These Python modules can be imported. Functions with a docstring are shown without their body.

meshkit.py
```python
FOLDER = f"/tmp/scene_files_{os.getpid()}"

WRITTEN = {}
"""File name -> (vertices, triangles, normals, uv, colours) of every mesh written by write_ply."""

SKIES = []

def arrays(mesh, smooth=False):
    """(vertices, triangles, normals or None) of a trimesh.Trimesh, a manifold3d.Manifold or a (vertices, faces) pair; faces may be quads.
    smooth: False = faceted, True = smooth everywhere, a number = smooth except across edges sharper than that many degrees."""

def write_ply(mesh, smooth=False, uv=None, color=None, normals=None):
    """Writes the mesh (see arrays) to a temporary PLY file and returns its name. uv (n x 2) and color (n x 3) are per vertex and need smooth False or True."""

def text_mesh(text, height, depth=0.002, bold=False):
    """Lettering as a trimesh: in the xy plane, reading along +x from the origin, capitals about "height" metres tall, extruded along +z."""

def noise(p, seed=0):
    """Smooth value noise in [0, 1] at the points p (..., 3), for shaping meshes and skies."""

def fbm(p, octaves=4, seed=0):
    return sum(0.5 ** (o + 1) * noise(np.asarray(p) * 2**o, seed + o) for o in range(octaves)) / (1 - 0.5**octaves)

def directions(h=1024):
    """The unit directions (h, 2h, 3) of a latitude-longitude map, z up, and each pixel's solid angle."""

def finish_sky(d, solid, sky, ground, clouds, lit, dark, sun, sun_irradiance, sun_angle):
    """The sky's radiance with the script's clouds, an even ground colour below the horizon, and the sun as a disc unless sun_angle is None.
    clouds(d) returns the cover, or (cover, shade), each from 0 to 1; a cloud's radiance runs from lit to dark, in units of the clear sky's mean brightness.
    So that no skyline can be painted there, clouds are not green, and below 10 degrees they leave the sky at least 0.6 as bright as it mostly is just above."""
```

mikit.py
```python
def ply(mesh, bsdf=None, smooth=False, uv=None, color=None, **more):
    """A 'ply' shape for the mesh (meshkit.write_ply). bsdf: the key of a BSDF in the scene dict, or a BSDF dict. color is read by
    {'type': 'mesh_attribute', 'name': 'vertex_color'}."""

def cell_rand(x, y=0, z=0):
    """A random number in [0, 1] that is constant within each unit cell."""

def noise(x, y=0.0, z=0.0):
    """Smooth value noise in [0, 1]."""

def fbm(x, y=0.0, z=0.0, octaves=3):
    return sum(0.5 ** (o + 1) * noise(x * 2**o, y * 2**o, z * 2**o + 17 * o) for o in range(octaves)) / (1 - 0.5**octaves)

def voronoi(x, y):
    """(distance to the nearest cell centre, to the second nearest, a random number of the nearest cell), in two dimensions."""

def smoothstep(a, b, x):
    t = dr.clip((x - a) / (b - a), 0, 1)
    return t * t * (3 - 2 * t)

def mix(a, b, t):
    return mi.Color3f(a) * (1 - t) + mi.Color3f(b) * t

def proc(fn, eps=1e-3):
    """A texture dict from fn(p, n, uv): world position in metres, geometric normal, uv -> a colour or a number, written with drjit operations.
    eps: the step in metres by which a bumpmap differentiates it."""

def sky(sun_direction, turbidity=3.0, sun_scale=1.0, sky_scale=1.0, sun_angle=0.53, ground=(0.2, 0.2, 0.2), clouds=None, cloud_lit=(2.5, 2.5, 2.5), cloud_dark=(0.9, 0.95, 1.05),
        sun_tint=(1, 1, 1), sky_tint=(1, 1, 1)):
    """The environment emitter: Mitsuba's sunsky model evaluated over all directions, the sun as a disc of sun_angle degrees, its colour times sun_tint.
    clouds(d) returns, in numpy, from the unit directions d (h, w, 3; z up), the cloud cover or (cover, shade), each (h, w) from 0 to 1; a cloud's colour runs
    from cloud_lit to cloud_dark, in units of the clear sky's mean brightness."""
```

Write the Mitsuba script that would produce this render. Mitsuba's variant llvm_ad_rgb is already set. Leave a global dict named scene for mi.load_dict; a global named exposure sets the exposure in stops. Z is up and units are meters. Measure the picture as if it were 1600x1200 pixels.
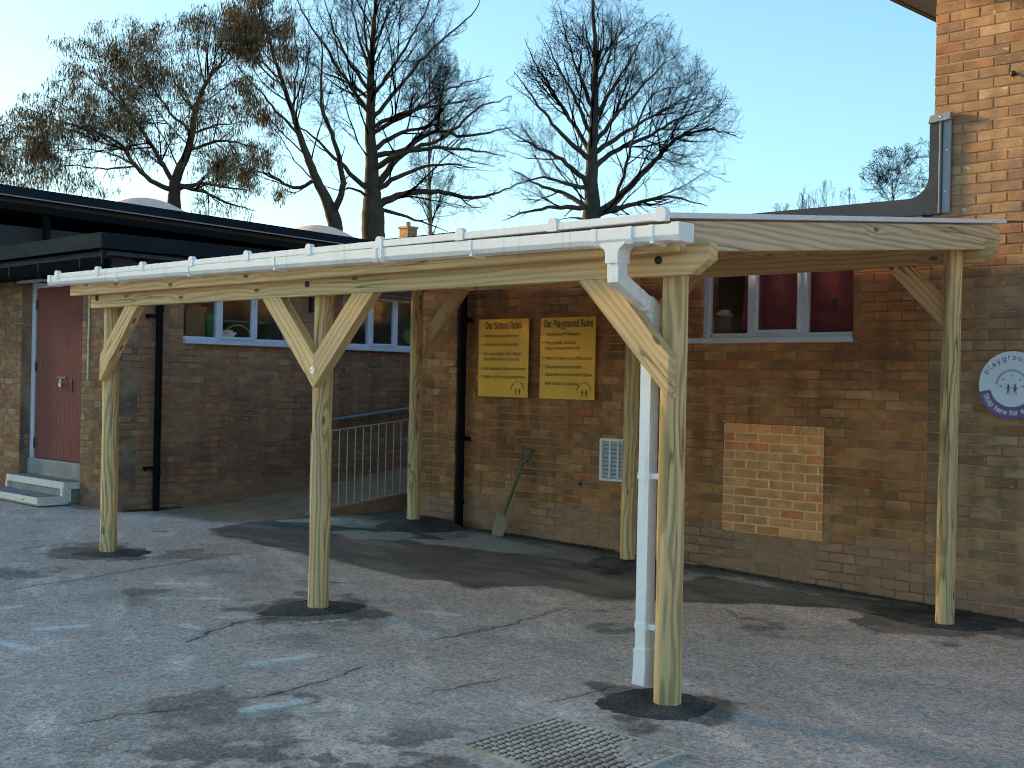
import math, random
import numpy as np, trimesh, shapely, drjit as dr, mitsuba as mi, mikit, meshkit
from shapely.geometry import Polygon, box as sbox, LineString, Point
from shapely import affinity
from scipy.spatial import cKDTree
from mikit import noise, fbm, voronoi, cell_rand, smoothstep, mix, proc

# ---------------------------------------------------------------- camera, sky, sun, exposure
scene, labels = {}, {}
CAMZ, FPX = 1.58, 1945.0
YAW, PITCH, ROLL = (math.radians(a) for a in (-44.638, -0.0878, 1.1828))
_F = np.array([math.sin(YAW) * math.cos(PITCH), math.cos(YAW) * math.cos(PITCH), math.sin(PITCH)])
_r = np.array([math.cos(YAW), -math.sin(YAW), 0.0])
_u = np.cross(_r, _F)
RIGHT = _r * math.cos(ROLL) + _u * math.sin(ROLL)
UP = _u * math.cos(ROLL) - _r * math.sin(ROLL)
CAM = np.array([0, 0, CAMZ])
_m = np.eye(4); _m[:3, 0], _m[:3, 1], _m[:3, 2], _m[:3, 3] = -RIGHT, UP, _F, CAM
scene['camera'] = {'type': 'perspective', 'fov': 2 * math.degrees(math.atan(800 / FPX)), 'fov_axis': 'x', 'near_clip': 0.1,
                   'far_clip': 900.0, 'to_world': mi.ScalarTransform4f(_m)}
SUN = (-0.946, -0.225, 0.232)
scene['sky'] = mikit.sky(SUN, turbidity=3.0, sun_scale=1.0, sky_scale=1.0, ground=(0.16, 0.16, 0.16), sun_angle=7.0, sun_tint=(0.97, 0.95, 0.90), sky_tint=(0.68, 0.90, 1.00))
exposure = 3.58
SCREEN_TOP, SCREEN_N = 12.6, 25000      # height and leaf count of the added unseen screen that filters the sun


def ray(px, py):
    return _F + (px - 800) / FPX * RIGHT - (py - 600) / FPX * UP


def at(px, py, d):                      # a point d metres away from the lens along its axis
    return CAM + d * ray(px, py)


def on_y(px, py, y):
    d = ray(px, py); return CAM + d * (y / d[1])


def on_x(px, py, x):
    d = ray(px, py); return CAM + d * (x / d[0])


def pix(p):
    c = np.asarray(p, float) - CAM
    z = c @ _F
    return 800 + FPX * (c @ RIGHT) / z, 600 - FPX * (c @ UP) / z, z


# ---------------------------------------------------------------- helpers
rng = np.random.default_rng(7)
_count = {}


def key_for(name, parent=None):
    k = f'{parent}__{name}' if parent else name
    n = _count.get(k, 0); _count[k] = n + 1
    return k if n == 0 else f'{k}_{n:03d}'


def obj(name, mesh, mat, parent=None, smooth=False, label=None, cat=None, group=None, kind=None, **kw):
    k = key_for(name, parent)
    scene[k] = mikit.ply(mesh, mat, smooth=smooth, **kw) if not isinstance(mesh, dict) else {**mesh}
    tag(k, label, cat, group, kind)
    return k


def tag(k, label=None, cat=None, group=None, kind=None):
    d = {a: b for a, b in (('label', label), ('category', cat), ('group', group), ('kind', kind)) if b}
    if d: labels[k] = {**labels.get(k, {}), **d}


def thing(name, label, cat, group=None):
    k = key_for(name); tag(k, label, cat, group); return k


def cat(*ms):
    ms = [m for m in ms if m is not None]
    return trimesh.util.concatenate(ms) if len(ms) > 1 else ms[0]


def bx(x0, x1, y0, y1, z0, z1):
    m = trimesh.creation.box((abs(x1 - x0), abs(y1 - y0), abs(z1 - z0)))
    m.apply_translation(((x0 + x1) / 2, (y0 + y1) / 2, (z0 + z1) / 2)); return m


def cbx(x0, x1, y0, y1, z0, z1, c=0.004):
    """A box with chamfered edges."""
    lo, hi = np.minimum((x0, y0, z0), (x1, y1, z1)), np.maximum((x0, y0, z0), (x1, y1, z1))
    c = min(c, 0.3 * (hi - lo).min())
    pts = []
    for i in range(3):
        for s in np.ndindex(2, 2, 2):
            p = [hi[k] if s[k] else lo[k] for k in range(3)]
            for k in range(3):
                if k != i: p[k] += (-c if s[k] else c)
            pts.append(p)
    return trimesh.Trimesh(pts, process=False).convex_hull


def prism(poly, lo, hi, axis):
    """A 2-D polygon extruded along an axis: axis 'x' takes (y, z), 'y' takes (x, z), 'z' takes (x, y)."""
    if not isinstance(poly, shapely.Geometry): poly = Polygon(poly)
    parts = []
    for g in getattr(poly, 'geoms', [poly]):
        m = trimesh.creation.extrude_polygon(g, hi - lo, engine='earcut')
        v = np.array(m.vertices); v[:, 2] += lo
        f = m.faces
        if axis == 'x': v = v[:, [2, 0, 1]]
        if axis == 'y': v = v[:, [0, 2, 1]]; f = f[:, ::-1]
        parts.append(trimesh.Trimesh(v, f, process=False))
    return cat(*parts)


def tube(points, radii, sides=8, cap=True):
    p = np.asarray(points, float); n = len(p)
    r = np.broadcast_to(np.asarray(radii, float), (n,))
    t = np.gradient(p, axis=0); t /= np.linalg.norm(t, axis=1, keepdims=True) + 1e-12
    ref = np.eye(3)[np.abs(t).max(0).argmin()] + np.array([.013, .007, .011])
    a = np.cross(t, ref); a /= np.linalg.norm(a, axis=1, keepdims=True) + 1e-12
    b = np.cross(t, a)
    ang = np.arange(sides) * 2 * np.pi / sides
    v = (p[:, None] + r[:, None, None] * (np.cos(ang)[None, :, None] * a[:, None] + np.sin(ang)[None, :, None] * b[:, None])).reshape(-1, 3)
    i, j = np.meshgrid(np.arange(n - 1), np.arange(sides), indexing='ij')
    q = np.stack([i * sides + j, i * sides + (j + 1) % sides, (i + 1) * sides + (j + 1) % sides, (i + 1) * sides + j], -1).reshape(-1, 4)
    f = np.vstack([q[:, [0, 2, 1]], q[:, [0, 3, 2]]])
    if cap:
        v = np.vstack([v, p[0], p[-1]]); k = np.arange(sides); c0, c1 = n * sides, n * sides + 1
        f = np.vstack([f, np.stack([np.full(sides, c0), k, (k + 1) % sides], 1), np.stack([np.full(sides, c1), (n - 1) * sides + (k + 1) % sides, (n - 1) * sides + k], 1)])
    return trimesh.Trimesh(v, f[:, ::-1], process=False)


def sweep(points, w, h, flat=None):
    """A square section w x h swept along a polyline with mitred bends; 'flat' is the direction the width lies along."""
    p = np.asarray(points, float); d = np.diff(p, axis=0); d /= np.linalg.norm(d, axis=1, keepdims=True)
    flat = np.array(flat, float); secs = []
    for i in range(len(p)):
        a, b = d[max(i - 1, 0)], d[min(i, len(d) - 1)]
        n = a + b; n /= np.linalg.norm(n)
        up = np.cross(flat, a); up /= np.linalg.norm(up)
        ring = []
        for s, t in ((-1, -1), (1, -1), (1, 1), (-1, 1)):
            q = p[i] + flat * s * w / 2 + up * t * h / 2
            q = q + a * (np.dot(p[i] - q, n) / np.dot(a, n))
            ring.append(q)
        secs.append(ring)
    v = np.array(secs).reshape(-1, 3); f = []
    for i in range(len(p) - 1):
        for k in range(4):
            a, b, c, e = i * 4 + k, i * 4 + (k + 1) % 4, (i + 1) * 4 + (k + 1) % 4, (i + 1) * 4 + k
            f += [[a, b, c], [a, c, e]]
    e = (len(p) - 1) * 4
    f += [[0, 2, 1], [0, 3, 2], [e, e + 1, e + 2], [e, e + 2, e + 3]]
    m = trimesh.Trimesh(v, f, process=False); m.fix_normals(); return m


def cyl(p0, p1, r, sides=16):
    return tube([p0, p1], r, sides)


def ball(c, r, sub=2, scale=(1, 1, 1)):
    m = trimesh.creation.icosphere(subdivisions=sub, radius=r); m.apply_scale(scale); m.apply_translation(c); return m


GX, GZ = [-400, -14, -12.5, -9.6, -6.7, -3.8, 0, 5, 400], [.09, .09, .08, .105, .055, -.015, -.08, -.12, -.12]
gz = lambda x: np.interp(x, GX, GZ)

# ---------------------------------------------------------------- materials
C3 = mi.Color3f


def mat(name, **kw):
    d = {'type': 'principled', 'roughness': 0.7, 'specular': 0.4}
    d.update(kw)
    if isinstance(d.get('base_color'), tuple): d['base_color'] = {'type': 'rgb', 'value': list(d['base_color'])}
    scene[name] = d; return name


def bumped(name, inner, fn, scale, eps=2e-3):
    scene[name] = {'type': 'bumpmap', 'scale': scale, 'tex': proc(fn, eps), 'bsdf': inner}; return name


def brick_fn(axis, cols, seed, grime, plinth=None, tint=(1, 1, 1)):
    def fn(p, n, uv):
        s = p.x if axis == 'x' else p.y
        c = dr.floor(p.z / 0.075)
        odd = c - 2 * dr.floor(c / 2)
        i = dr.floor((s + 0.1125 * odd) / 0.225)
        r1, r2, r3 = cell_rand(i, c, seed), cell_rand(i, c, seed + 1), cell_rand(i, c, seed + 2)
        col = mix(cols[0], cols[1], r1)
        col = mix(col, cols[2], smoothstep(0.80, 0.86, r2))
        col = mix(col, cols[3], smoothstep(0.78, 0.84, r3) * 0.8)
        col = mix(col, cols[4], smoothstep(0.12, 0.06, r3) * 0.8)
        f1 = fbm(s * 9 + i * 3.1, p.z * 16 + c, seed, 3)
        col = mix(col, cols[1 if cols[1] is not None else 0], smoothstep(0.40, 0.70, fbm(s * 7 + c * 5.3, p.z * 12 + 3, seed + 9, 3)) * 0.75)
        col = col * (0.72 + 0.56 * f1)
        fine = noise(s * 160, p.z * 160, p.y * 160 if axis == 'x' else p.x * 160)
        col = col * (0.86 + 0.28 * fine)
        g = fbm(s * 1.1 + 4, p.z * 1.6, seed + 5, 3)
        streak = fbm(s * 11, p.z * 0.8, seed + 3, 2)
        g = smoothstep(0.42, 0.72, g * 0.65 + streak * 0.35) * grime
        col = col * (1 - 0.55 * g)
        if plinth:
            h = p.z + 0.12 * (fbm(s * 2.2, p.z * 3, seed + 8, 2) - 0.5) + 0.10 * (r2 - 0.5)
            col = mix(mix(plinth[0], plinth[2], r1) * (0.75 + 0.5 * f1), col, smoothstep(plinth[1] - 0.06, plinth[1] + 0.06, h))
        white = smoothstep(0.90, 0.93, noise(s * 42, p.z * 60, seed)) * smoothstep(0.62, 0.7, noise(s * 3, p.z * 3, seed + 2))
        col = mix(col, (0.5, 0.46, 0.4), white * 0.7)
        return col * C3(tint)
    return fn


def rough_fn(p, n, uv):
    return 0.6 * noise(p.x * 130, p.y * 130, p.z * 130) + 0.8 * noise(p.x * 45, p.y * 45, p.z * 45)


def brick_mat(name, fn, scale=0.0022):
    return bumped(name, {'type': 'principled', 'base_color': proc(fn), 'roughness': 0.92, 'specular': 0.25}, rough_fn, scale)


TALL = [(0.44, 0.275, 0.145), (0.37, 0.215, 0.110), (0.35, 0.175, 0.095), (0.26, 0.155, 0.10), (0.50, 0.335, 0.185)]
WIN = [(0.54, 0.245, 0.094), (0.40, 0.175, 0.070), (0.43, 0.160, 0.068), (0.27, 0.135, 0.072), (0.56, 0.31, 0.135)]
LEFT = [(0.37, 0.205, 0.115), (0.29, 0.16, 0.092), (0.35, 0.15, 0.085), (0.23, 0.145, 0.098), (0.39, 0.255, 0.155)]
DOORW = [(0.33, 0.20, 0.10), (0.25, 0.14, 0.075), (0.27, 0.115, 0.06), (0.17, 0.105, 0.07), (0.37, 0.24, 0.13)]
PATCH = [(0.82, 0.37, 0.14), (0.74, 0.315, 0.115), (0.76, 0.26, 0.09), (0.62, 0.31, 0.135), (0.84, 0.43, 0.18)]
brick_mat('brick_tall', brick_fn('x', TALL, 11, 0.45, ((0.26, 0.15, 0.10), 0.18, (0.33, 0.19, 0.15))))
brick_mat('brick_window', brick_fn('x', WIN, 23, 0.75, ((0.44, 0.225, 0.13), 0.42, (0.36, 0.19, 0.115))))
brick_mat('brick_left', brick_fn('y', LEFT, 37, 0.55, ((0.33, 0.175, 0.10), 0.42, (0.26, 0.145, 0.09))))
brick_mat('brick_door', brick_fn('x', DOORW, 41, 0.6, ((0.27, 0.13, 0.08), 0.40, (0.24, 0.13, 0.085))))
brick_mat('brick_patch', brick_fn('x', PATCH, 53, 0.15))


def mortar_fn(base, dark):
    def fn(p, n, uv):
        a = fbm(p.x * 3 + p.y * 3, p.z * 4, 2.0, 3)
        b = noise((p.x + p.y) * 140, p.z * 140, 0)
        return mix(dark, base, smoothstep(0.3, 0.62, a)) * (0.8 + 0.4 * b)
    return fn


for nm, b, d in (('mortar_tall', (0.40, 0.29, 0.18), (0.22, 0.15, 0.10)), ('mortar_window', (0.42, 0.27, 0.145), (0.20, 0.125, 0.07)),
                 ('mortar_left', (0.28, 0.21, 0.145), (0.15, 0.11, 0.08)), ('mortar_patch', (0.95, 0.56, 0.30), (0.86, 0.50, 0.265))):
    mat(nm, base_color=proc(mortar_fn(b, d)), roughness=0.95, specular=0.2)


def wood_fn(axis, seed, wild=1.0, grey=0.0, amp=0.42, kmin=0.55):
    def fn(p, n, uv):
        if axis == 'x': l, a, b = p.x, p.z, p.y
        elif axis == 'y': l, a, b = p.y, p.z, p.x
        elif axis == 'z': l, a, b = p.z, p.x * 0.8 + p.y * 0.6, p.y * 0.8 - p.x * 0.6
        elif axis == 'd': l, a, b = (p.x + p.z) * 0.7071, (p.x - p.z) * 0.7071, p.y
        else: l, a, b = (p.x - p.z) * 0.7071, (p.x + p.z) * 0.7071, p.y
        w = fbm(l * 1.1, a * 9, b * 9 + seed, 3)
        w2 = fbm(l * 2.6 + 7, a * 14, b * 14 + seed, 2)
        # knots
        kd, k2, kr = voronoi(l * 2.1 + seed, a * 5.0 + b * 5.0)
        knot = smoothstep(0.085, 0.05, kd) * smoothstep(kmin, kmin + .1, kr)
        near = dr.exp(-kd * kd * 14) * smoothstep(kmin, kmin + .1, kr)
        ph = (a * 150 + b * 70) + (w * 26 + w2 * 9 + near * 9) * wild
        band = 0.65 * (0.5 + 0.5 * dr.sin(ph)) + 0.35 * noise(ph * 0.45, l * 1.5, seed)
        band = smoothstep(0.30, 0.9, band)
        fine = noise(l * 5, a * 420, b * 420)
        tone = fbm(l * 0.7 + 3, a * 4, b * 4 + seed * 3, 3)
        own = cell_rand(dr.floor(p.x * .7 + 5.3), dr.floor(p.y * .8), seed)
        light = mix((0.84, 0.55, 0.27), (0.68, 0.475, 0.24), smoothstep(0.36, 0.66, tone + 0.24 * (own - .5)))
        dark = mix((0.40, 0.245, 0.10), (0.31, 0.22, 0.095), smoothstep(0.36, 0.66, tone + 0.24 * (own - .5)))
        col = mix(light, dark, band * amp + 0.30 * w) * (0.88 + 0.28 * fine) * (0.92 + 0.20 * own)
        if grey: col = mix(col, mix((0.62, 0.505, 0.36), (0.40, 0.325, 0.225), band), grey)
        crack = smoothstep(0.024, 0.0, dr.abs(fbm(l * 0.7, a * 26, b * 26 + 5 * seed, 2) - 0.52)) * smoothstep(0.42, 0.58, noise(l * 0.9, a * 7, seed * 2.0))
        col = col * (1 - 0.6 * crack)
        return mix(col, (0.13, 0.085, 0.045), knot * 0.85)
    return fn


for nm, ax, sd, wl, gr, am, km in (('wood_x', 'x', 3, 0.45, 0, .42, .66), ('wood_y', 'y', 5, 0.45, 0.15, .42, .66), ('wood_z', 'z', 8, 1.0, 0, .72, .42), ('wood_d', 'd', 13, 0.45, 0, .38, .66), ('wood_e', 'e', 17, 0.45, 0, .38, .66), ('wood_grey', 'y', 21, 0.5, 0.75, .45, .70)):
    mat(nm, base_color=proc(wood_fn(ax, sd, wl, gr, am, km)), roughness=0.75, specular=0.3)

def pvc_fn(p, n, uv):
    g = fbm(p.x * 5, p.y * 5, p.z * 3, 4)
    st = fbm(p.x * 40 + p.y * 40, p.z * 2.0, 3.0, 3)
    return mix((0.82, 0.83, 0.84), (0.55, 0.54, 0.48), smoothstep(0.52, 0.78, 0.55 * g + 0.45 * st) * 0.55)


mat('pvc_white', base_color=proc(pvc_fn), roughness=0.32, specular=0.45)
mat('roof_edge', base_color=(0.72, 0.75, 0.80), roughness=0.22, specular=0.6)
mat('roof_sheet', base_color=(0.50, 0.52, 0.54), roughness=0.25, specular=0.6)
mat('bolt_black', base_color=(0.02, 0.02, 0.02), roughness=0.4)
mat('steel', base_color=(0.62, 0.64, 0.66), roughness=0.35, metallic=0.9)


def paint_fn(base, chip, seed, amount=0.2, scale=9):
    def fn(p, n, uv):
        a = fbm(p.x * scale, p.y * scale, p.z * scale + seed, 3)
        b = noise(p.x * 70, p.y * 70, p.z * 70)
        c = mi.Color3f(base) * (0.85 + 0.3 * a)
        return mix(c, chip, smoothstep(0.66, 0.74, a * 0.6 + b * 0.4) * amount)
    return fn


mat('frame_white', base_color=proc(paint_fn((0.62, 0.66, 0.72), (0.2, 0.17, 0.14), 2, 0.8)), roughness=0.5)
mat('frame_blue', base_color=proc(paint_fn((0.55, 0.62, 0.74), (0.25, 0.22, 0.2), 4, 0.5)), roughness=0.5)
mat('door_red', base_color=proc(paint_fn((0.235, 0.085, 0.070), (0.15, 0.06, 0.05), 5, 0.5, 3)), roughness=0.8, specular=0.08)
mat('pipe_black', base_color=(0.008, 0.009, 0.011), roughness=0.7, specular=0.05)
mat('brown_paint', base_color=(0.05, 0.04, 0.035), roughness=0.5)


def matte(name, color):
    scene[name] = {'type': 'diffuse', 'reflectance': color if isinstance(color, dict) else {'type': 'rgb', 'value': list(color)}}


def felt_fn(base, seed):
    def fn(p, n, uv):
        a = noise(p.x * 230, p.y * 230, p.z * 230)
        b = fbm(p.x * 2.2, p.y * 2.2, p.z * 5 + seed, 3)
        return C3(base) * (0.55 + 0.6 * a) * (0.7 + 0.6 * b)
    return fn


mat('felt_grey', base_color=proc(felt_fn((0.058, 0.066, 0.078), 1)), roughness=0.95, specular=0.15)
matte('felt_dark', proc(felt_fn((0.020, 0.028, 0.038), 6)))
matte('gutter_black', (0.010, 0.011, 0.013))
matte('felt_front', proc(felt_fn((0.062, 0.070, 0.068), 9)))
mat('cladding_navy', base_color=proc(paint_fn((0.016, 0.026, 0.036), (0.03, 0.035, 0.04), 3, 0.5, 2)), roughness=0.55)
mat('metal_trim', base_color=(0.20, 0.22, 0.25), roughness=0.5, metallic=0.2)
mat('soffit_grey', base_color=(0.12, 0.13, 0.14), roughness=0.6)
scene['dome_plastic'] = {'type': 'principledthin', 'base_color': {'type': 'rgb', 'value': [0.85, 0.80, 0.74]}, 'roughness': 0.3, 'diff_trans': 1.1, 'spec_trans': 0.0}
scene['glass'] = {'type': 'thindielectric', 'int_ior': 1.5}
mat('room_dark', base_color=(0.20, 0.26, 0.25), roughness=0.9)
mat('room_green', base_color=(0.34, 0.52, 0.46), roughness=0.9)
mat('maroon_board', base_color=proc(paint_fn((0.17, 0.022, 0.040), (0.22, 0.05, 0.06), 7, 0.6, 5)), roughness=0.6)
mat('dark_plastic', base_color=(0.02, 0.02, 0.022), roughness=0.5)
mat('green_plastic', base_color=(0.01, 0.20, 0.07), roughness=0.45)
mat('lime_plastic', base_color=(0.35, 0.48, 0.13), roughness=0.45)
mat('cardboard', base_color=(0.22, 0.13, 0.06), roughness=0.9)
mat('grey_box', base_color=(0.16, 0.15, 0.13), roughness=0.8)
mat('paper_white', base_color=(0.75, 0.74, 0.70), roughness=0.8)
mat('vent_grey', base_color=(0.50, 0.52, 0.55), roughness=0.5)
mat('shelf_grey', base_color=(0.28, 0.30, 0.31), roughness=0.6)
mat('poster_yellow', base_color=proc(paint_fn((0.95, 0.48, 0.020), (0.75, 0.38, 0.03), 8, 0.25, 4)), roughness=0.45)
mat('ink_brown', base_color=(0.06, 0.03, 0.008), roughness=0.6)
mat('sign_white', base_color=(0.72, 0.82, 0.86), roughness=0.35)
mat('sign_purple', base_color=(0.16, 0.12, 0.30), roughness=0.35)
mat('ink_grey', base_color=(0.10, 0.10, 0.16), roughness=0.5)
mat('ink_pale', base_color=(0.36, 0.40, 0.50), roughness=0.5)
mat('rail_paint', base_color=(0.46, 0.42, 0.38), roughness=0.5)
mat('handrail_grey', base_color=(0.22, 0.25, 0.30), roughness=0.4)
mat('cable_white', base_color=(0.62, 0.55, 0.45), roughness=0.6)


def concrete_fn(base, moss, seed):
    def fn(p, n, uv):
        a = fbm(p.x * 7, p.y * 7, p.z * 7 + seed, 4)
        b = noise(p.x * 150, p.y * 150, p.z * 150)
        return mix(C3(base) * (0.6 + 0.75 * a), moss, smoothstep(0.55, 0.75, fbm(p.x * 3, p.y * 3, p.z * 6 + seed, 2)) * 0.5) * (0.8 + 0.4 * b)
    return fn


mat('concrete', base_color=proc(concrete_fn((0.30, 0.30, 0.265), (0.14, 0.13, 0.10), 2)), roughness=0.9)
mat('step_tread', base_color=proc(concrete_fn((0.15, 0.155, 0.175), (0.12, 0.12, 0.12), 7)), roughness=0.95)
mat('paint_white', base_color=proc(paint_fn((0.66, 0.66, 0.60), (0.24, 0.23, 0.18), 3, 1.0, 14)), roughness=0.7)
mat('ramp_brown', base_color=proc(concrete_fn((0.27, 0.165, 0.095), (0.17, 0.11, 0.07), 4)), roughness=0.95)
mat('kerb_brown', base_color=proc(concrete_fn((0.34, 0.20, 0.12), (0.22, 0.13, 0.085), 5)), roughness=0.95)
mat('iron', base_color=proc(concrete_fn((0.56, 0.45, 0.36), (0.24, 0.15, 0.10), 3)), roughness=0.7)
mat('iron_dark', base_color=(0.085, 0.065, 0.052), roughness=0.8)
mat('rust_steel', base_color=proc(concrete_fn((0.17, 0.13, 0.09), (0.10, 0.05, 0.03), 9)), roughness=0.7)
mat('spade_green', base_color=proc(paint_fn((0.12, 0.115, 0.07), (0.2, 0.15, 0.1), 5, 0.6, 20)), roughness=0.6)
mat('spade_blade', base_color=proc(concrete_fn((0.30, 0.225, 0.145), (0.12, 0.08, 0.05), 6)), roughness=0.7)


def bark_fn(base, pale_bark, seed):
    def fn(p, n, uv):
        a = fbm(p.x * 6, p.y * 6, p.z * 1.6 + seed, 3)
        b = fbm(p.x * 24, p.y * 24, p.z * 5, 2)
        return mix(base, pale_bark, a) * (0.6 + 0.8 * b)  # darker and paler bark tones mixed at random
    return fn


mat('bark_brown', base_color=proc(bark_fn((0.055, 0.042, 0.032), (0.095, 0.074, 0.054), 1)), roughness=0.95, specular=0.15)
mat('bark_grey', base_color=proc(bark_fn((0.055, 0.046, 0.040), (0.09, 0.078, 0.066), 5)), roughness=0.95, specular=0.15)
mat('bark_birch', base_color=proc(bark_fn((0.20, 0.17, 0.13), (0.42, 0.38, 0.31), 9)), roughness=0.9, specular=0.15)
mat('twig_brown', base_color=(0.085, 0.060, 0.045), roughness=0.9, specular=0.15)
mat('twig_purple', base_color=(0.085, 0.058, 0.055), roughness=0.9, specular=0.15)
mat('seed_brown', base_color=proc(lambda p, n, uv: mix((0.13, 0.09, 0.045), (0.24, 0.165, 0.08), noise(p.x * 9, p.y * 9, p.z * 9))), roughness=0.9, specular=0.15)
scene['seed_brown'] = {'type': 'twosided', 'bsdf': scene['seed_brown']}

# ---- asphalt
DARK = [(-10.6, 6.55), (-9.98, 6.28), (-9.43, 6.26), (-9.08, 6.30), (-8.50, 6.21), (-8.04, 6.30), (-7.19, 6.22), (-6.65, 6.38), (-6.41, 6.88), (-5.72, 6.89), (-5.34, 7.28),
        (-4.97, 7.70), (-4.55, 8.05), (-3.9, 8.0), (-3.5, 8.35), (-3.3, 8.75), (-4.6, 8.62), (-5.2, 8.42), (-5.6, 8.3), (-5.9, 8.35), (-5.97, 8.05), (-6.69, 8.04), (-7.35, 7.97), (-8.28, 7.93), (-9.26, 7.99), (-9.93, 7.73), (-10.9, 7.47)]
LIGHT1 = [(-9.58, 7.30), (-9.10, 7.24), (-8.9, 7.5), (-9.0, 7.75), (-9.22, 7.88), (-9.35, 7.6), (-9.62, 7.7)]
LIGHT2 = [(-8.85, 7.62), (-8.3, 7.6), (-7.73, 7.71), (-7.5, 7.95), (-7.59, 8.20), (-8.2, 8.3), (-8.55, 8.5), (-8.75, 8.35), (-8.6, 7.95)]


def sdf(x, y, pts):
    d, s = mi.Float(1e9), mi.Float(1.0)
    n = len(pts)
    for i in range(n):
        (ax, ay), (cx, cy) = pts[i], pts[i - 1]
        ex, ey = cx - ax, cy - ay
        wx, wy = x - ax, y - ay
        t = dr.clip((wx * ex + wy * ey) / (ex * ex + ey * ey), 0, 1)
        bx_, by_ = wx - ex * t, wy - ey * t
        d = dr.minimum(d, bx_ * bx_ + by_ * by_)
        c1, c2, c3 = y >= ay, y < cy, ex * wy > ey * wx
        s = dr.select((c1 & c2 & c3) | (~c1 & ~c2 & ~c3), -s, s)
    return s * dr.sqrt(d)


def seg(x, y, a, b):
    ex, ey = b[0] - a[0], b[1] - a[1]
    wx, wy = x - a[0], y - a[1]
    t = dr.clip((wx * ex + wy * ey) / (ex * ex + ey * ey), 0, 1)
    return dr.sqrt(dr.square(wx - ex * t) + dr.square(wy - ey * t))


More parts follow.
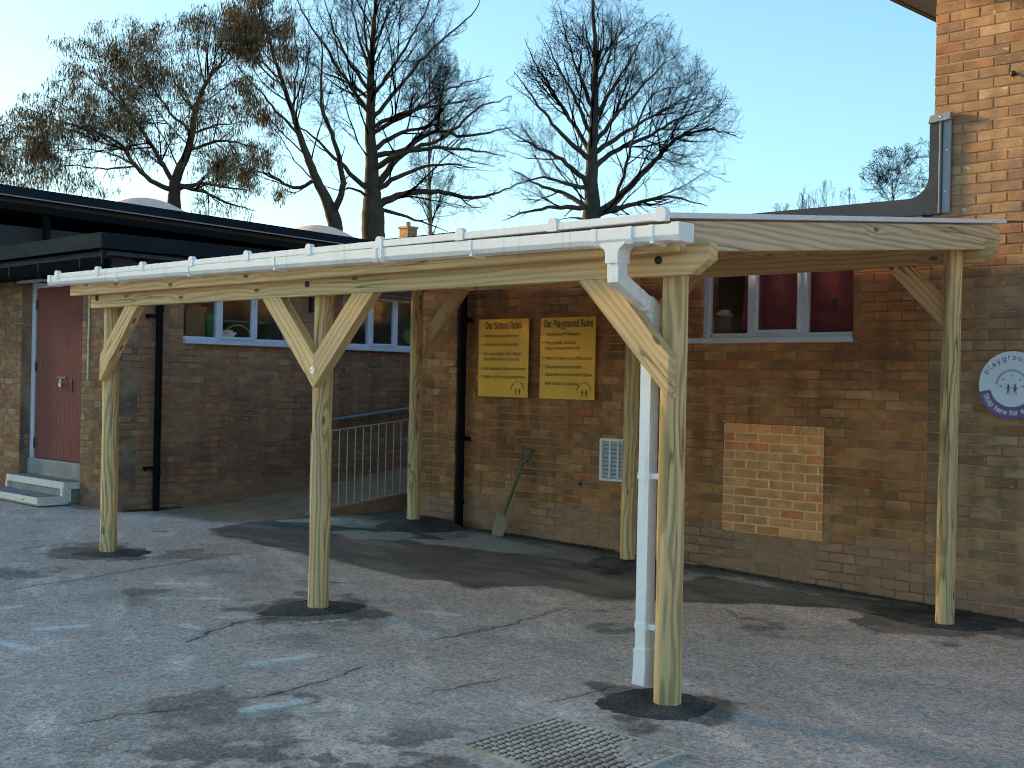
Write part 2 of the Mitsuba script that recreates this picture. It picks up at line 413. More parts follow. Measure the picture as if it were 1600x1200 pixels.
CRACKS = [[(-8.385, 3.589), (-8.558, 4.222), (-8.756, 4.946), (-9.048, 6.014)], [(-5.161, 2.276), (-5.254, 2.605), (-5.167, 3.133), (-5.136, 3.542), (-5.192, 3.976), (-5.304, 4.277), (-5.469, 4.548), (-5.557, 5.12), (-5.588, 5.704), (-5.748, 6.368)],
          [(-4.995, 7.265), (-4.776, 7.098), (-4.538, 6.856)], [(-6.387, 3.822), (-6.605, 4.262), (-6.605, 4.591)], [(-4.161, 4.349), (-4.162, 5.023)], [(-4.86, 6.567), (-4.474, 6.945), (-3.942, 7.064), (-3.9, 7.4)],
          [(-6.447, 5.353), (-6.502, 5.861), (-6.656, 6.512)], [(-4.672, 4.055), (-4.649, 4.381), (-4.626, 4.73)], [(-3.66, 6.009), (-3.595, 6.447), (-3.259, 6.479), (-3.035, 6.476)], [(-7.6, 5.5), (-7.2, 5.9), (-6.9, 6.0)]]
WHITE = [((-5.68, 3.76), (-5.66, 4.17)), ((-4.965, 3.30), (-4.935, 3.63)), ((-8.067, 4.61), (-7.935, 4.80)), ((-7.907, 4.842), (-7.835, 4.946)), ((-7.564, 4.349), (-7.46, 4.497)), ((-7.411, 4.566), (-7.313, 4.664)),
         ((-7.133, 3.294), (-7.085, 3.542)), ((-7.85, 3.34), (-7.86, 3.49)), ((-6.36, 4.62), (-6.30, 4.90)), ((-6.75, 4.02), (-6.60, 4.05)), ((-7.02, 2.95), (-6.72, 3.05)), ((-6.2, 5.5), (-6.0, 5.6))]
GREEN = [((-5.60, 3.74), (-5.58, 4.02)), ((-4.885, 3.27), (-4.86, 3.50)), ((-5.872, 2.907), (-5.478, 3.429)), ((-6.24, 3.95), (-6.24, 4.13)), ((-6.41, 4.46), (-6.42, 4.61))]


def worn(x, y, segs, w, k):
    d = mi.Float(9.0)
    for a, b in segs: d = dr.minimum(d, seg(x, y, a, b))
    d = d + 0.05 * (fbm(x * 13, y * 13, k, 3) - 0.5)
    return smoothstep(w, w * 0.45, d)


def asphalt_fn(p, n, uv):
    x, y = p.x, p.y
    big = fbm(x * 0.7, y * 0.7, 3.0, 4)
    mid = fbm(x * 3.2, y * 3.2, 1.0, 4)
    grit = noise(x * 150, y * 150, 0)
    grit2 = noise(x * 75 + 9, y * 75, 3)
    grit3 = noise(x * 32 + 3, y * 32, 5)
    v = (0.84 + 0.22 * big) * (0.80 + 0.36 * mid) * (0.34 + 0.62 * grit + 0.44 * grit2 + 0.24 * grit3)
    stone = smoothstep(0.70, 0.86, noise(x * 62 + 17, y * 62, 21))
    v = v * (1 - 0.20 * smoothstep(0.66, 0.84, noise(x * 48 + 5, y * 48, 33))) + 0.08 * stone
    col = mix((0.455, 0.375, 0.325), (0.475, 0.378, 0.315), smoothstep(-6.5, -3.0, x + 0.3 * y)) * v
    spark = smoothstep(0.955, 0.98, noise(x * 90 + 31, y * 90, 8))
    col = mix(col, (0.42, 0.42, 0.42), spark * 0.75)
    # light worn smears and dark blotches
    sm = smoothstep(0.58, 0.74, fbm(x * 1.5 + 11, y * 4.5 + x * 2.0, 5.0, 4))
    col = col * (1 + 0.24 * sm)
    bl = smoothstep(0.62, 0.72, fbm(x * 2.3 + 40, y * 2.3, 7.0, 4)) * smoothstep(0.35, 0.6, noise(x * 0.6 + 2, y * 0.6, 4))
    col = col * (1 - 0.45 * bl)
    # wet dark dust and roof shade painted together under the shelter
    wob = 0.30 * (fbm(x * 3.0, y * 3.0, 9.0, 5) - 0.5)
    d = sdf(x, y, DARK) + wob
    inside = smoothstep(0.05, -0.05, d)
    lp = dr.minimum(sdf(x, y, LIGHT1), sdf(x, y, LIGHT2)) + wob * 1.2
    damp_shade = mix((0.098, 0.090, 0.082), (0.105, 0.088, 0.070), smoothstep(-7, -5.5, x)) * (0.25 + 0.75 * grit + 0.35 * grit2 + 0.4 * mid)
    damp_shade = damp_shade * (0.75 + 0.7 * smoothstep(.4, .7, fbm(x * 1.8 + 5, y * 4, 2.0, 3)))
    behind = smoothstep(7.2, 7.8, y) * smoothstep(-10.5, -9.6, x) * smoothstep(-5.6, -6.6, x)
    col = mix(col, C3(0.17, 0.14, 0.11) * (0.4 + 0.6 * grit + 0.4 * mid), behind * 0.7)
    col = mix(col, damp_shade, inside * 0.92)
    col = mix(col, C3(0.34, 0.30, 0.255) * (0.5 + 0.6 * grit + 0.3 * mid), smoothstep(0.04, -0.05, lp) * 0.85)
    # brown dirt towards the ramp and dirt line along the wall foot
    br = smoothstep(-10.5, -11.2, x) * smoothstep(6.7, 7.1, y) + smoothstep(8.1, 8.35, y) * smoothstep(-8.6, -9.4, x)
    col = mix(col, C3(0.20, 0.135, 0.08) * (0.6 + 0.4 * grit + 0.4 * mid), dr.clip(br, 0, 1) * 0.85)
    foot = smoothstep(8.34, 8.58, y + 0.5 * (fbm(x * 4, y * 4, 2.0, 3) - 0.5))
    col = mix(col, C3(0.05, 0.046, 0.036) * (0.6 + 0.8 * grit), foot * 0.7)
    # dark mottling near the cover
    mo = smoothstep(0.75, 0.1, seg(x, y, (-4.42, 2.55), (-3.95, 3.55))) * smoothstep(0.45, 0.58, fbm(x * 6, y * 6, 8.0, 4))
    col = col * (1 - 0.55 * mo)
    # halo of tar splashes round the posts
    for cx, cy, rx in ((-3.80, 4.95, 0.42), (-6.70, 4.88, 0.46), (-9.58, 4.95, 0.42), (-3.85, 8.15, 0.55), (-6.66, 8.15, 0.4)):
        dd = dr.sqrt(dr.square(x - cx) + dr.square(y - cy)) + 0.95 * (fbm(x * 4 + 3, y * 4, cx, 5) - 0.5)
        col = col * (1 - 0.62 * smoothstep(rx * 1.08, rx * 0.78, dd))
    cw = 0.12 * (fbm(x * 6, y * 6, 6.0, 3) - 0.5)
    cw2 = 0.12 * (fbm(x * 6 + 30, y * 6, 6.0, 3) - 0.5)
    cd = mi.Float(9.0)
    for line in CRACKS:
        for a, b in zip(line[:-1], line[1:]): cd = dr.minimum(cd, seg(x + cw, y + cw2, a, b))
    fade = smoothstep(0.25, 0.5, noise(x * 2.5, y * 2.5, 12))
    col = col * (1 - 0.72 * smoothstep(0.013, 0.003, cd) * fade * .9) * (1 - 0.16 * smoothstep(0.07, 0.01, cd) * fade)
    # worn playground paint
    wear = smoothstep(0.30, 0.55, noise(x * 60, y * 60, 2) * 0.6 + mid * 0.5)
    col = mix(col, (0.66, 0.66, 0.64), worn(x, y, WHITE, 0.055, 1.0) * wear * 0.6)
    col = mix(col, (0.33, 0.40, 0.32), worn(x, y, GREEN, 0.075, 4.0) * wear * 0.55)
    col = mix(col, (0.42, 0.27, 0.26), worn(x, y, [((-6.161, 2.646), (-5.913, 2.894))], 0.06, 6.0) * wear * 0.7)
    return col


def asphalt_bump(p, n, uv):
    return noise(p.x * 130, p.y * 130, 0) + 0.8 * noise(p.x * 60, p.y * 60, 3) + 2.5 * noise(p.x * 9, p.y * 9, 5)


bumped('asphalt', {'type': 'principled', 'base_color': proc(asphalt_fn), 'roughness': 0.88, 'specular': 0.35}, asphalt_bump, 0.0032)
bumped('tarmac_new', {'type': 'principled', 'base_color': proc(lambda p, n, uv: mix((0.022, 0.021, 0.020), (0.10, 0.090, 0.078), fbm(p.x * 7, p.y * 7, 4.0, 4)) * (0.35 + 1.3 * noise(p.x * 150, p.y * 150, 1))), 'roughness': 0.85, 'specular': 0.4}, asphalt_bump, 0.004)

# ---------------------------------------------------------------- the ground
xs = np.unique(np.concatenate([[-400, -150, -60, -30, -22], np.arange(-17, 1.01, 0.12), [3, 8, 20, 60, 150, 400], GX[1:-1]]))
ys = np.unique(np.concatenate([[-400, -150, -50, -20, -8, -2], np.arange(1, 12.5, 0.12), [16, 25, 60, 150, 400]]))
X, Y = np.meshgrid(xs, ys, indexing='ij')
Zg = gz(X) + 0.012 * (meshkit.fbm(np.stack([X * 0.9, Y * 0.9, X * 0], -1), 3) - 0.5)
i, j = np.meshgrid(np.arange(len(xs) - 1), np.arange(len(ys) - 1), indexing='ij'); m = len(ys)
quads = np.stack([i * m + j, (i + 1) * m + j, (i + 1) * m + j + 1, i * m + j + 1], -1).reshape(-1, 4)
GROUND = obj('playground', (np.stack([X, Y, Zg], -1).reshape(-1, 3), quads), 'asphalt', smooth=True, kind='structure', label='worn grey tarmac of the school playground with cracks, dark wet patches with painted roof shade and faded paint')


def blob(pts, seed, top=0.014, n=64, sink=-0.01, jag=0.05):
    """A low irregular pat of fresh tarmac over the outline pts."""
    poly = Polygon(pts).buffer(0.06).buffer(-0.04)
    c = np.array(poly.centroid.coords[0]); r = np.random.default_rng(seed)
    ang = np.arange(n) * 2 * np.pi / n
    ex = np.array(poly.exterior.coords)
    out = []
    for a in ang:
        ln = LineString([c, c + 5 * np.array([math.cos(a), math.sin(a)])]).intersection(poly.exterior)
        q = np.array(ln.coords[0] if ln.geom_type == 'Point' else list(getattr(ln, 'geoms', [ln]))[0].coords[0])
        out.append(np.linalg.norm(q - c))
    R = np.array(out) * (1 + jag * r.standard_normal(n) * 0.6)
    R = np.maximum(0.6 * R + 0.2 * (np.roll(R, 1) + np.roll(R, -1)), 0.05)
    rings, v = [1.0, 0.86, 0.55, 0.25], []
    for k, s in enumerate(rings):
        x, y = c[0] + R * s * np.cos(ang), c[1] + R * s * np.sin(ang)
        z = gz(x) + [-0.006, 0.004 + 0.12 * top, 0.006 + 0.75 * top, 0.006 + top][k] + 0.0018 * r.standard_normal(n)
        v.append(np.stack([x, y, z], 1))
    v = np.vstack(v + [[[c[0], c[1], gz(c[0]) + top + 0.004]]])
    f = []
    for k in range(len(rings) - 1):
        for q in range(n):
            a, b = k * n + q, k * n + (q + 1) % n
            f += [[a, b, b + n], [a, b + n, a + n]]
    f += [[3 * n + q, 3 * n + (q + 1) % n, 4 * n] for q in range(n)]
    return trimesh.Trimesh(v, f, process=False)


for sd, pts, top in ((1, [(-4.05, 4.68), (-4.10, 4.90), (-4.08, 5.19), (-3.85, 5.24), (-3.63, 5.21), (-3.55, 4.95), (-3.57, 4.79), (-3.73, 4.69), (-3.92, 4.62)], 0.004),
                     (2, [(-6.72, 4.50), (-6.93, 4.79), (-6.98, 5.10), (-6.72, 5.30), (-6.57, 5.32), (-6.45, 5.02), (-6.53, 4.76)], 0.004),
                     (3, [(-9.66, 4.68), (-9.79, 4.90), (-9.82, 5.11), (-9.40, 5.33), (-9.25, 5.10), (-9.32, 4.80)], 0.004),
                     (4, [(-4.25, 8.12), (-4.15, 8.0), (-3.9, 7.95), (-3.62, 8.05), (-3.5, 8.25), (-3.62, 8.42), (-4.0, 8.45), (-4.2, 8.3)], 0.006),
                     (5, [(-7.0, 8.0), (-6.6, 7.88), (-6.35, 8.05), (-6.3, 8.35), (-6.6, 8.5), (-6.95, 8.3)], 0.05),
                     (6, [(-9.75, 7.95), (-9.45, 7.82), (-9.15, 7.95), (-9.0, 8.3), (-9.05, 8.6), (-9.5, 8.68), (-9.85, 8.6), (-9.85, 8.2)], 0.10)):
    obj('tarmac_patch', blob(pts, sd, top), 'tarmac_new', GROUND, smooth=True)

# ---------------------------------------------------------------- brick walls
_bricks = {}


def brick_mesh(axis, ln, var):
    """One brick, front face towards -y (axis x) or +x (axis y), joints recessed, edges worn; origin at its lower left front corner."""
    k = (axis, round(ln, 3), var)
    if k not in _bricks:
        r = np.random.default_rng(int(ln * 1000) * 7 + var + (500 if axis == 'y' else 0))
        h, b, dep = 0.066, 0.0035, 0.05
        pr = r.uniform(-0.002, 0.0025)
        v = []
        for u, w in ((0, 0), (ln, 0), (ln, h), (0, h)):
            v.append([u + r.normal(0, .0012), 0.004, w + r.normal(0, .0012)])
        for (u, w), su, sw in zip(((0, 0), (ln, 0), (ln, h), (0, h)), (1, -1, -1, 1), (1, 1, -1, -1)):
            v.append([u + su * b, -pr + r.normal(0, .0006), w + sw * b])
        for u, w in ((0, 0), (ln, 0), (ln, h), (0, h)):
            v.append([u, dep, w])
        f = [[4, 5, 6], [4, 6, 7]]
        for q in range(4):
            a, c = q, (q + 1) % 4
            f += [[a, c, 4 + c], [a, 4 + c, 4 + q], [8 + a, 8 + c, c], [8 + a, c, a]]
        v = np.array(v)
        if axis == 'y': v = np.stack([-v[:, 1], v[:, 0], v[:, 2]], 1)
        m = trimesh.Trimesh(v, f, process=False)
        _bricks[k] = (m, {})
    return _bricks[k]


def lay(axis, plane, s0, s1, z0, z1, holes=(), foot=None):
    """The bricks of a stretcher-bond wall on world courses of 75 mm, cut at its ends and at the holes (s0, s1, z0, z1)."""
    out = []
    for c in range(int(math.floor(z0 / 0.075)), int(math.ceil(z1 / 0.075))):
        za = c * 0.075 + 0.0045
        off = 0.1125 * (c % 2)
        i0, i1 = int(math.floor((s0 + off) / 0.225)), int(math.ceil((s1 + off) / 0.225))
        for i in range(i0, i1 + 1):
            spans = [(max(i * 0.225 - off + 0.004, s0), min((i + 1) * 0.225 - off - 0.004, s1))]
            for h0, h1, g0, g1 in holes:
                if g0 < za + 0.04 < g1:
                    nw = []
                    for a, b in spans:
                        if b <= h0 or a >= h1: nw.append((a, b)); continue
                        if a < h0: nw.append((a, h0))
                        if b > h1: nw.append((h1, b))
                    spans = nw
            for a, b in spans:
                if b - a < 0.03 or (foot is not None and za + 0.066 < foot((a + b) / 2) - 0.01): continue
                out.append((axis, plane, a, za, b - a))
    return out


def build_bricks(bricks, parent, material, most, seed=0):
    """The bricks that show largest become parts of their wall, the rest one part."""
    def size(b):
        axis, pl, s, z, ln = b
        p = np.array([s + ln / 2, pl, z + .033] if axis == 'x' else [pl, s + ln / 2, z + .033])
        u, v, d = pix(p)
        ok = -20 < u < 1620 and -20 < v < 1220 and d > 0
        return d if ok else 1e6 + d
    order = sorted(range(len(bricks)), key=lambda q: size(bricks[q]))
    rest = []
    for n, q in enumerate(order):
        axis, pl, s, z, ln = bricks[q]
        var = (q * 7 + seed) % 5
        m, plies = brick_mesh(axis, ln, var)
        t = [s, pl, z] if axis == 'x' else [pl, s, z]
        if n < most and size(bricks[q]) < 1e6:
            if material not in plies: plies[material] = mikit.ply(m, material)
            k = key_for('brick', parent)
            scene[k] = {**plies[material], 'to_world': mi.ScalarTransform4f().translate(t)}
        else:
            rest.append((m, t))
    if rest:
        v = np.vstack([np.array(m.vertices) + t for m, t in rest]); f = np.vstack([np.array(m.faces) + 12 * q for q, (m, _) in enumerate(rest)])
        obj('more_bricks', (v, f), material, parent, kind='stuff')


# ---- the tall block on the right
WY = 8.70
T = thing('brick_building', 'tall sunlit orange brown brick block at the right edge, with a round sign on it', 'building')
w = obj('wall', bx(-4.262, 3.0, WY + 0.006, WY + 0.3, -0.3, 5.6), 'mortar_tall', T)
build_bricks(lay('x', WY, -4.27, 2.0, -0.075, 5.6, foot=lambda s: gz(s)), w, 'brick_tall', 300)
e = obj('side_wall', bx(-4.25, -4.0, WY + 0.3, 20, -0.3, 5.6), 'mortar_tall', T)
ev = obj('eaves', cbx(-4.72, 3.0, 8.35, 20, 4.62, 4.66), 'soffit_grey', T)
obj('fascia', cbx(-4.75, -4.72, 8.32, 20, 4.60, 4.80), 'brown_paint', T)
obj('fascia', cbx(-4.72, 3.0, 8.32, 8.35, 4.60, 4.80), 'brown_paint', T)
p = on_y(1583, 115, WY - 0.03)
obj('wall_fitting', cat(ball(p, 0.022, 2), cyl(p, p + [0, 0.04, 0], 0.012)), 'dark_plastic', T, smooth=True, label='small black round fitting high on the brick wall')
a, b = on_y(1545, 346, WY - .006), on_y(1600, 346, WY - .006)
obj('cable', tube([a, (a + b) / 2 + [0, 0, .004], b, b + [1, 0, 0]], 0.004, 6), 'dark_plastic', T)

# ---- the flat-roofed block with the window and the rules boards
B = thing('school_building', 'flat roofed brown brick block behind the shelter with one window and a bricked up opening', 'building')
WINX0, WINX1, WINZ0, WINZ1 = -6.335, -4.90, 1.985, 2.76
hole = (WINX0, WINX1, WINZ0, WINZ1)
PX0, PX1, PZ0, PZ1 = -6.075, -5.13, 0.375, 1.275
wall_poly = sbox(-9.87, -0.3, -4.27, 2.80).difference(sbox(WINX0, WINZ0, WINX1, WINZ1)).difference(sbox(PX0, PZ0, PX1, PZ1))
w = obj('wall', prism(wall_poly, WY + 0.006, WY + 0.25, 'y'), 'mortar_window', B)
ft = lambda s: gz(s) + (0.08 if s < -8.9 else 0)
bl = lay('x', WY, -9.27, -4.275, -0.075, 2.80, [hole, (PX0, PX1, PZ0, PZ1)], ft) + lay('x', WY - 0.06, -9.87, -9.33, 0, 2.80, foot=ft)
build_bricks(bl, w, 'brick_window', 255, 3)
obj('pilaster_core', bx(-9.866, -9.334, WY - 0.054, WY + 0.05, -0.1, 2.80), 'mortar_window', B)
obj('side_wall', bx(-9.87, -9.65, WY + 0.25, 16, -0.3, 2.80), 'mortar_window', B)
pw = obj('blocked_opening', bx(PX0 + .001, PX1 - .001, WY + 0.0005, WY + 0.2, PZ0 + .001, PZ1 - .001), 'mortar_patch', B, label='patch of cleaner orange bricks with pale mortar filling an old opening')
pb = []
for k, (ax, pl, s, z, ln) in enumerate(lay('x', WY - 0.002, PX0, PX1, PZ0, PZ1 - 0.001)):
    if ln > 0.02: pb.append((ax, pl, s + (0.002 if s > PX0 + .01 else 0.004), z, ln - 0.006))
build_bricks(pb, pw, 'brick_patch', 60, 5)
# roof edge in mineral felt, with the upstand against the tall wall
arc = [(-4.44 + 0.16 * math.sin(t), 3.16 - 0.155 * math.cos(t)) for t in np.linspace(0, math.pi / 2, 8)]
fp = Polygon([(-9.95, 2.875), (-4.315, 2.875), (-4.315, 2.90), (-4.30, 2.875), (-4.195, 2.875), (-4.195, 3.55), (-4.28, 3.55)] + arc[::-1] + [(-9.95, 3.012)])
rf = obj('roof', cat(prism(fp, 8.655, 8.692, 'y'), bx(-9.95, -4.27, 8.692, 16, 2.85, 2.99)), 'felt_grey', B, label='grey mineral felt roof edge turned up against the tall wall')
obj('fascia_board', bx(-9.9, -4.335, 8.668, 8.694, 2.79, 2.872), 'metal_trim', rf)
obj('flashing_strip', cat(cbx(-4.186, -4.124, 8.672, 8.692, 2.88, 3.56), cbx(-4.204, -4.192, 8.650, 8.692, 2.88, 3.56)), 'metal_trim', rf)
obj('flashing_cap', prism([(-4.288, 3.545), (-4.118, 3.56), (-4.118, 3.61), (-4.27, 3.60)], 8.640, 8.694, 'y'), 'metal_trim', rf)
for z, x, y in ((3.583, -4.19, 8.639), (3.34, -4.153, 8.671), (3.04, -4.158, 8.671)):
    obj('rivet', ball((x, y, z), 0.008, 1, (1, .5, 1)), 'steel', rf, smooth=True)
# window
wd = obj('window', cat(bx(WINX0, WINX0 + .055, 8.735, 8.79, WINZ0 + .04, WINZ1), bx(-5.885, -5.815, 8.73, 8.79, WINZ0 + .04, WINZ1), bx(-5.40, -5.33, 8.73, 8.79, WINZ0 + .04, WINZ1),
                       bx(WINX0, WINX1, 8.732, 8.79, WINZ0, WINZ0 + .042), bx(WINX0, WINX1, 8.732, 8.79, WINZ1 - .05, WINZ1)), 'frame_white', B, label='three light window with white frame over the bricked up opening')
obj('casement', cat(cbx(-5.83, -5.80, 8.722, 8.76, 2.03, 2.74), cbx(-5.415, -5.385, 8.722, 8.76, 2.03, 2.74), cbx(-5.83, -5.385, 8.72, 8.76, 2.022, 2.052)), 'frame_white', wd)
obj('sill', cbx(-6.46, -4.895, 8.635, 8.74, 1.942, 1.988, .006), 'frame_white', wd)
for a, b in ((WINX0 + .055, -5.885), (-5.815, -5.40), (-5.33, WINX1)):
    obj('pane', (np.array([[a, 8.765, WINZ0 + .04], [b, 8.765, WINZ0 + .04], [b, 8.765, WINZ1], [a, 8.765, WINZ1]]), np.array([[0, 1, 2, 3]])), 'glass', wd)


def room(x0, x1, y0, y1, z0, z1, open_side, m, parent):
    b = bx(x0, x1, y0, y1, z0, z1)
    n = b.face_normals @ np.array(open_side, float)
    b.update_faces(n < 0.9); b.invert()
    scene.setdefault(m + '_two', {'type': 'twosided', 'bsdf': {'type': 'ref', 'id': m}})
    return obj('room', b, m + '_two', parent)


room(-6.6, -4.6, 8.95, 11.0, 1.2, 2.79, (0, -1, 0), 'room_dark', B)
t = thing('display_board', 'dark maroon display board standing behind the middle and right panes of the window', 'board')
bp = Polygon([(-6.03, 2.06), (-5.40, 2.055), (-5.38, 2.04), (-4.995, 2.045), (-4.965, 2.74), (-5.99, 2.76)])
obj('panel', prism(bp, 8.86, 8.88, 'y'), 'maroon_board', t)
hp = on_y(1303, 477, 8.855)
obj('hand_hole', cbx(hp[0] - .022, hp[0] + .022, 8.853, 8.862, hp[2] - .05, hp[2] + .05, .002), 'dark_plastic', t)
t = thing('storage_box', 'grey lidless box with white papers behind the left pane of the right window', 'box')
q = on_y(1128, 512, 8.95)
bxm = cat(bx(q[0] - .13, q[0] + .13, 8.90, 8.915, 2.03, 2.19), bx(q[0] - .13, q[0] + .13, 9.1, 9.115, 2.03, 2.19), bx(q[0] - .13, q[0] - .115, 8.90, 9.115, 2.03, 2.19), bx(q[0] + .115, q[0] + .13, 8.90, 9.115, 2.03, 2.19), bx(q[0] - .13, q[0] + .13, 8.9, 9.115, 2.02, 2.03))
obj('box', bxm, 'grey_box', t)
pp = trimesh.creation.icosphere(3, 0.07); pp.vertices *= 1 + 0.5 * (meshkit.noise(np.array(pp.vertices) * 30)[:, None] - .5); pp.apply_scale((1.2, 1, .55)); pp.apply_translation((q[0] - .02, 9.0, 2.205))
obj('papers', pp, 'paper_white', t)

obj('vent', cat(bx(-7.42, -7.395, 8.672, 8.712, .70, 1.085), bx(-7.125, -7.10, 8.672, 8.712, .70, 1.085), bx(-7.395, -7.125, 8.672, 8.712, .70, .722), bx(-7.395, -7.125, 8.672, 8.712, 1.063, 1.085)), 'pvc_white', B, label='white louvred vent low on the brown wall')
vk = [k for k in scene if k.endswith('__vent')][0]
obj('back_plate', bx(-7.395, -7.125, 8.703, 8.712, .722, 1.063), 'shelf_grey', vk)
for x in (-7.305, -7.21): obj('bar', cbx(x - .009, x + .009, 8.676, 8.69, .722, 1.063, .002), 'pvc_white', vk)
for k in range(9):
    m = bx(-7.395, -7.125, -.016, .016, -.002, .002); m.apply_transform(trimesh.transformations.rotation_matrix(math.radians(62), (1, 0, 0))); m.apply_translation((0, 8.692, .742 + k * .038))
    obj('louvre', m, 'vent_grey', vk)
dp = obj('downpipe', tube([(-9.235, 8.63, .06), (-9.235, 8.63, 1.0), (-9.235, 8.63, 2.6), (-9.235, 8.6, 2.8), (-9.235, 8.58, 2.9)], .040, 16), 'pipe_black', B, smooth=40, label='black downpipe beside the brick pilaster')
for z in (.36, 1.02, 2.2): obj('collar', tube([(-9.235, 8.63, z - .03), (-9.235, 8.63, z + .03)], .047, 16), 'pipe_black', dp, smooth=40)
for z in (1.0, 2.2): obj('bracket', cat(bx(-9.30, -9.17, 8.66, 8.70, z - .018, z + .018), ball((-9.155, 8.68, z - .02), .014, 1)), 'pipe_black', dp)
q = on_y(907, 756, WY)
obj('waste_pipe', tube([(q[0], WY + .03, q[2]), (q[0], WY - .015, q[2])], .017, 12), 'dark_plastic', B)

# ---- the low block on the left
L = thing('school_building', 'low brown brick wing on the left with a dark flat roof and two windows', 'building')
LX, DY = -12.50, 6.60
ax_, bx_ = on_y(33, 600, DY), on_y(129, 640, DY)
DX0, DX1, DZ0, DZ1 = -14.95, -13.37, 0.30, 2.72
front = sbox(-20, -.3, LX, 2.95).difference(sbox(DX0, DZ0, DX1, DZ1))
w1 = obj('front_wall', prism(front, DY + .006, DY + .22, 'y'), 'mortar_left', L)
bl = lay('x', DY, -16.6, LX, 0, 2.85, [(DX0, DX1, DZ0, DZ1)], lambda s: gz(s))
build_bricks(bl, w1, 'brick_door', 110, 1)
WA, WB = (7.375, 8.84, 1.985, 2.66), (9.62, 10.98, 1.985, 2.64)
side = sbox(DY + .22, -.3, 18, 2.95)
for h in (WA, WB): side = side.difference(sbox(h[0], h[2], h[1], h[3]))
w2 = obj('window_wall', prism(side, LX - .22, LX - .006, 'x'), 'mortar_left', L)
bl = lay('y', LX, DY + .006, 12.4, 0, 2.85, [WA, WB], lambda s: .06 if s < 8 else .06 + (s - 8) * .11)
build_bricks(bl, w2, 'brick_left', 190, 2)
# brick reveal of the door
rb = lay('y', DX0, DY + .055, DY + .20, DZ0, DZ1)
build_bricks(rb, w1, 'brick_left', 0, 4)


def window_x(parent, h, mull, label):
    y0, y1, z0, z1 = h
    f = [bx(LX - .09, LX - .04, y0, y1, z0, z0 + .042), bx(LX - .09, LX - .04, y0, y1, z1 - .045, z1)]
    if mull[2]: f.append(bx(LX - .09, LX - .04, y0, y0 + .05, z0 + .042, z1 - .045))
    f.append(bx(LX - .09, LX - .04, y1 - .05, y1, z0 + .042, z1 - .045))
    for m in mull[0]: f.append(bx(LX - .09, LX - .035, m - .032, m + .032, z0 + .042, z1 - .045))
    k = obj('window', cat(*f), 'frame_blue', parent, label=label)
    a, b = mull[0]
    obj('casement', cat(cbx(LX - .07, LX - .025, a + .015, a + .05, z0 + .03, z1 - .03), cbx(LX - .07, LX - .025, b - .05, b - .015, z0 + .03, z1 - .03), cbx(LX - .07, LX - .022, a + .015, b - .015, z0 + .02, z0 + .055)), 'frame_blue', k)
    obj('sill', cbx(LX - .05, LX + .06, y0 - .005, y1 + .005, z0 - .045, z0 + .005, .005), 'frame_blue', k)
    for s, e in ((y0, a - .03), (a + .03, b - .03), (b + .03, y1 - .05)):
        obj('pane', (np.array([[LX - .06, s, z0], [LX - .06, e, z0], [LX - .06, e, z1], [LX - .06, s, z1]]), np.array([[0, 1, 2, 3]])), 'glass', k)
    return k


window_x(L, WA, ((7.848, 8.342), 0, False), 'pale blue framed window nearest the red door')
kb = window_x(L, WB, ((10.08, 10.51), 0, True), 'pale blue framed window above the ramp')
obj('lintel', cbx(LX - .05, LX + .035, 9.5, 11.05, 2.645, 2.705), 'frame_blue', kb)
room(-15.2, LX - .23, 7.0, 9.2, 1.2, 2.85, (1, 0, 0), 'room_dark', L)
room(-15.2, LX - .23, 9.3, 11.6, 1.2, 2.85, (1, 0, 0), 'room_green', L)
obj('ceiling_soffit', bx(-20, -12.14, 6.29, 18, 2.82, 2.86), 'cladding_navy', L)
# things behind the glass
t = thing('storage_tub', 'bright green plastic tub behind the first pane of the left window', 'tub')
q = on_x(330, 505, LX - .4)
prof = [(0.0, -.16), (.105, -.16), (.135, .02), (.12, .10), (.05, .15), (0, .155)]
m = trimesh.creation.revolve(np.array(prof), sections=24); m.apply_translation(q)
obj('body', m, 'green_plastic', t, smooth=40)
obj('rim', tube([q + [.137 * math.cos(a), .137 * math.sin(a), .02] for a in np.linspace(0, 2 * np.pi, 25)], .008, 6, False), 'green_plastic', t, smooth=True)
q = on_x(300, 508, LX - .35)
t = thing('cardboard_box', 'brown cardboard box beside the green tub behind the left window', 'box')
obj('carton', cbx(LX - .55, LX - .28, q[1] - .12, q[1] + .13, 1.95, 2.30), 'cardboard', t)
obj('flap', prism([(LX - .55, 2.30), (LX - .28, 2.30), (LX - .22, 2.37), (LX - .225, 2.375), (LX - .285, 2.305), (LX - .55, 2.305)], q[1] - .12, q[1] + .13, 'y'), 'cardboard', t)
t = thing('shelf_unit', 'grey shelf unit seen through the middle pane of the left window', 'shelf')
for z in (1.93, 2.245, 2.6): obj('shelf', cbx(LX - 1.0, LX - .7, 8.0, 9.18, z, z + .025), 'shelf_grey', t)
for y in (8.0, 9.15): obj('side_panel', cbx(LX - 1.0, LX - .7, y - .012, y + .012, 1.6, 2.7), 'shelf_grey', t)
t = thing('play_hoop', 'lime green hoop leaning behind the middle pane of the left window', 'hoop')
q = on_x(372, 530, LX - .4)
obj('ring', tube([q + [-.05 + .05 * math.sin(a), .22 * math.cos(a), .22 * math.sin(a) - .05] for a in np.linspace(0, 2 * np.pi, 41)], .010, 8, False), 'lime_plastic', t, smooth=True)
t = thing('paper_pile', 'pile of white papers in front of the shelf behind the left window', 'papers')
for k in range(7):
    m = cbx(-.11, .11, -.08, .08, 0, .018, .003); m.apply_transform(trimesh.transformations.rotation_matrix(rng.uniform(-.5, .5), (0, 0, 1))); q = on_x(352, 524, LX - .3); m.apply_translation((q[0], q[1], 1.99 + .019 * k))
    obj('sheet', m, 'paper_white', t)
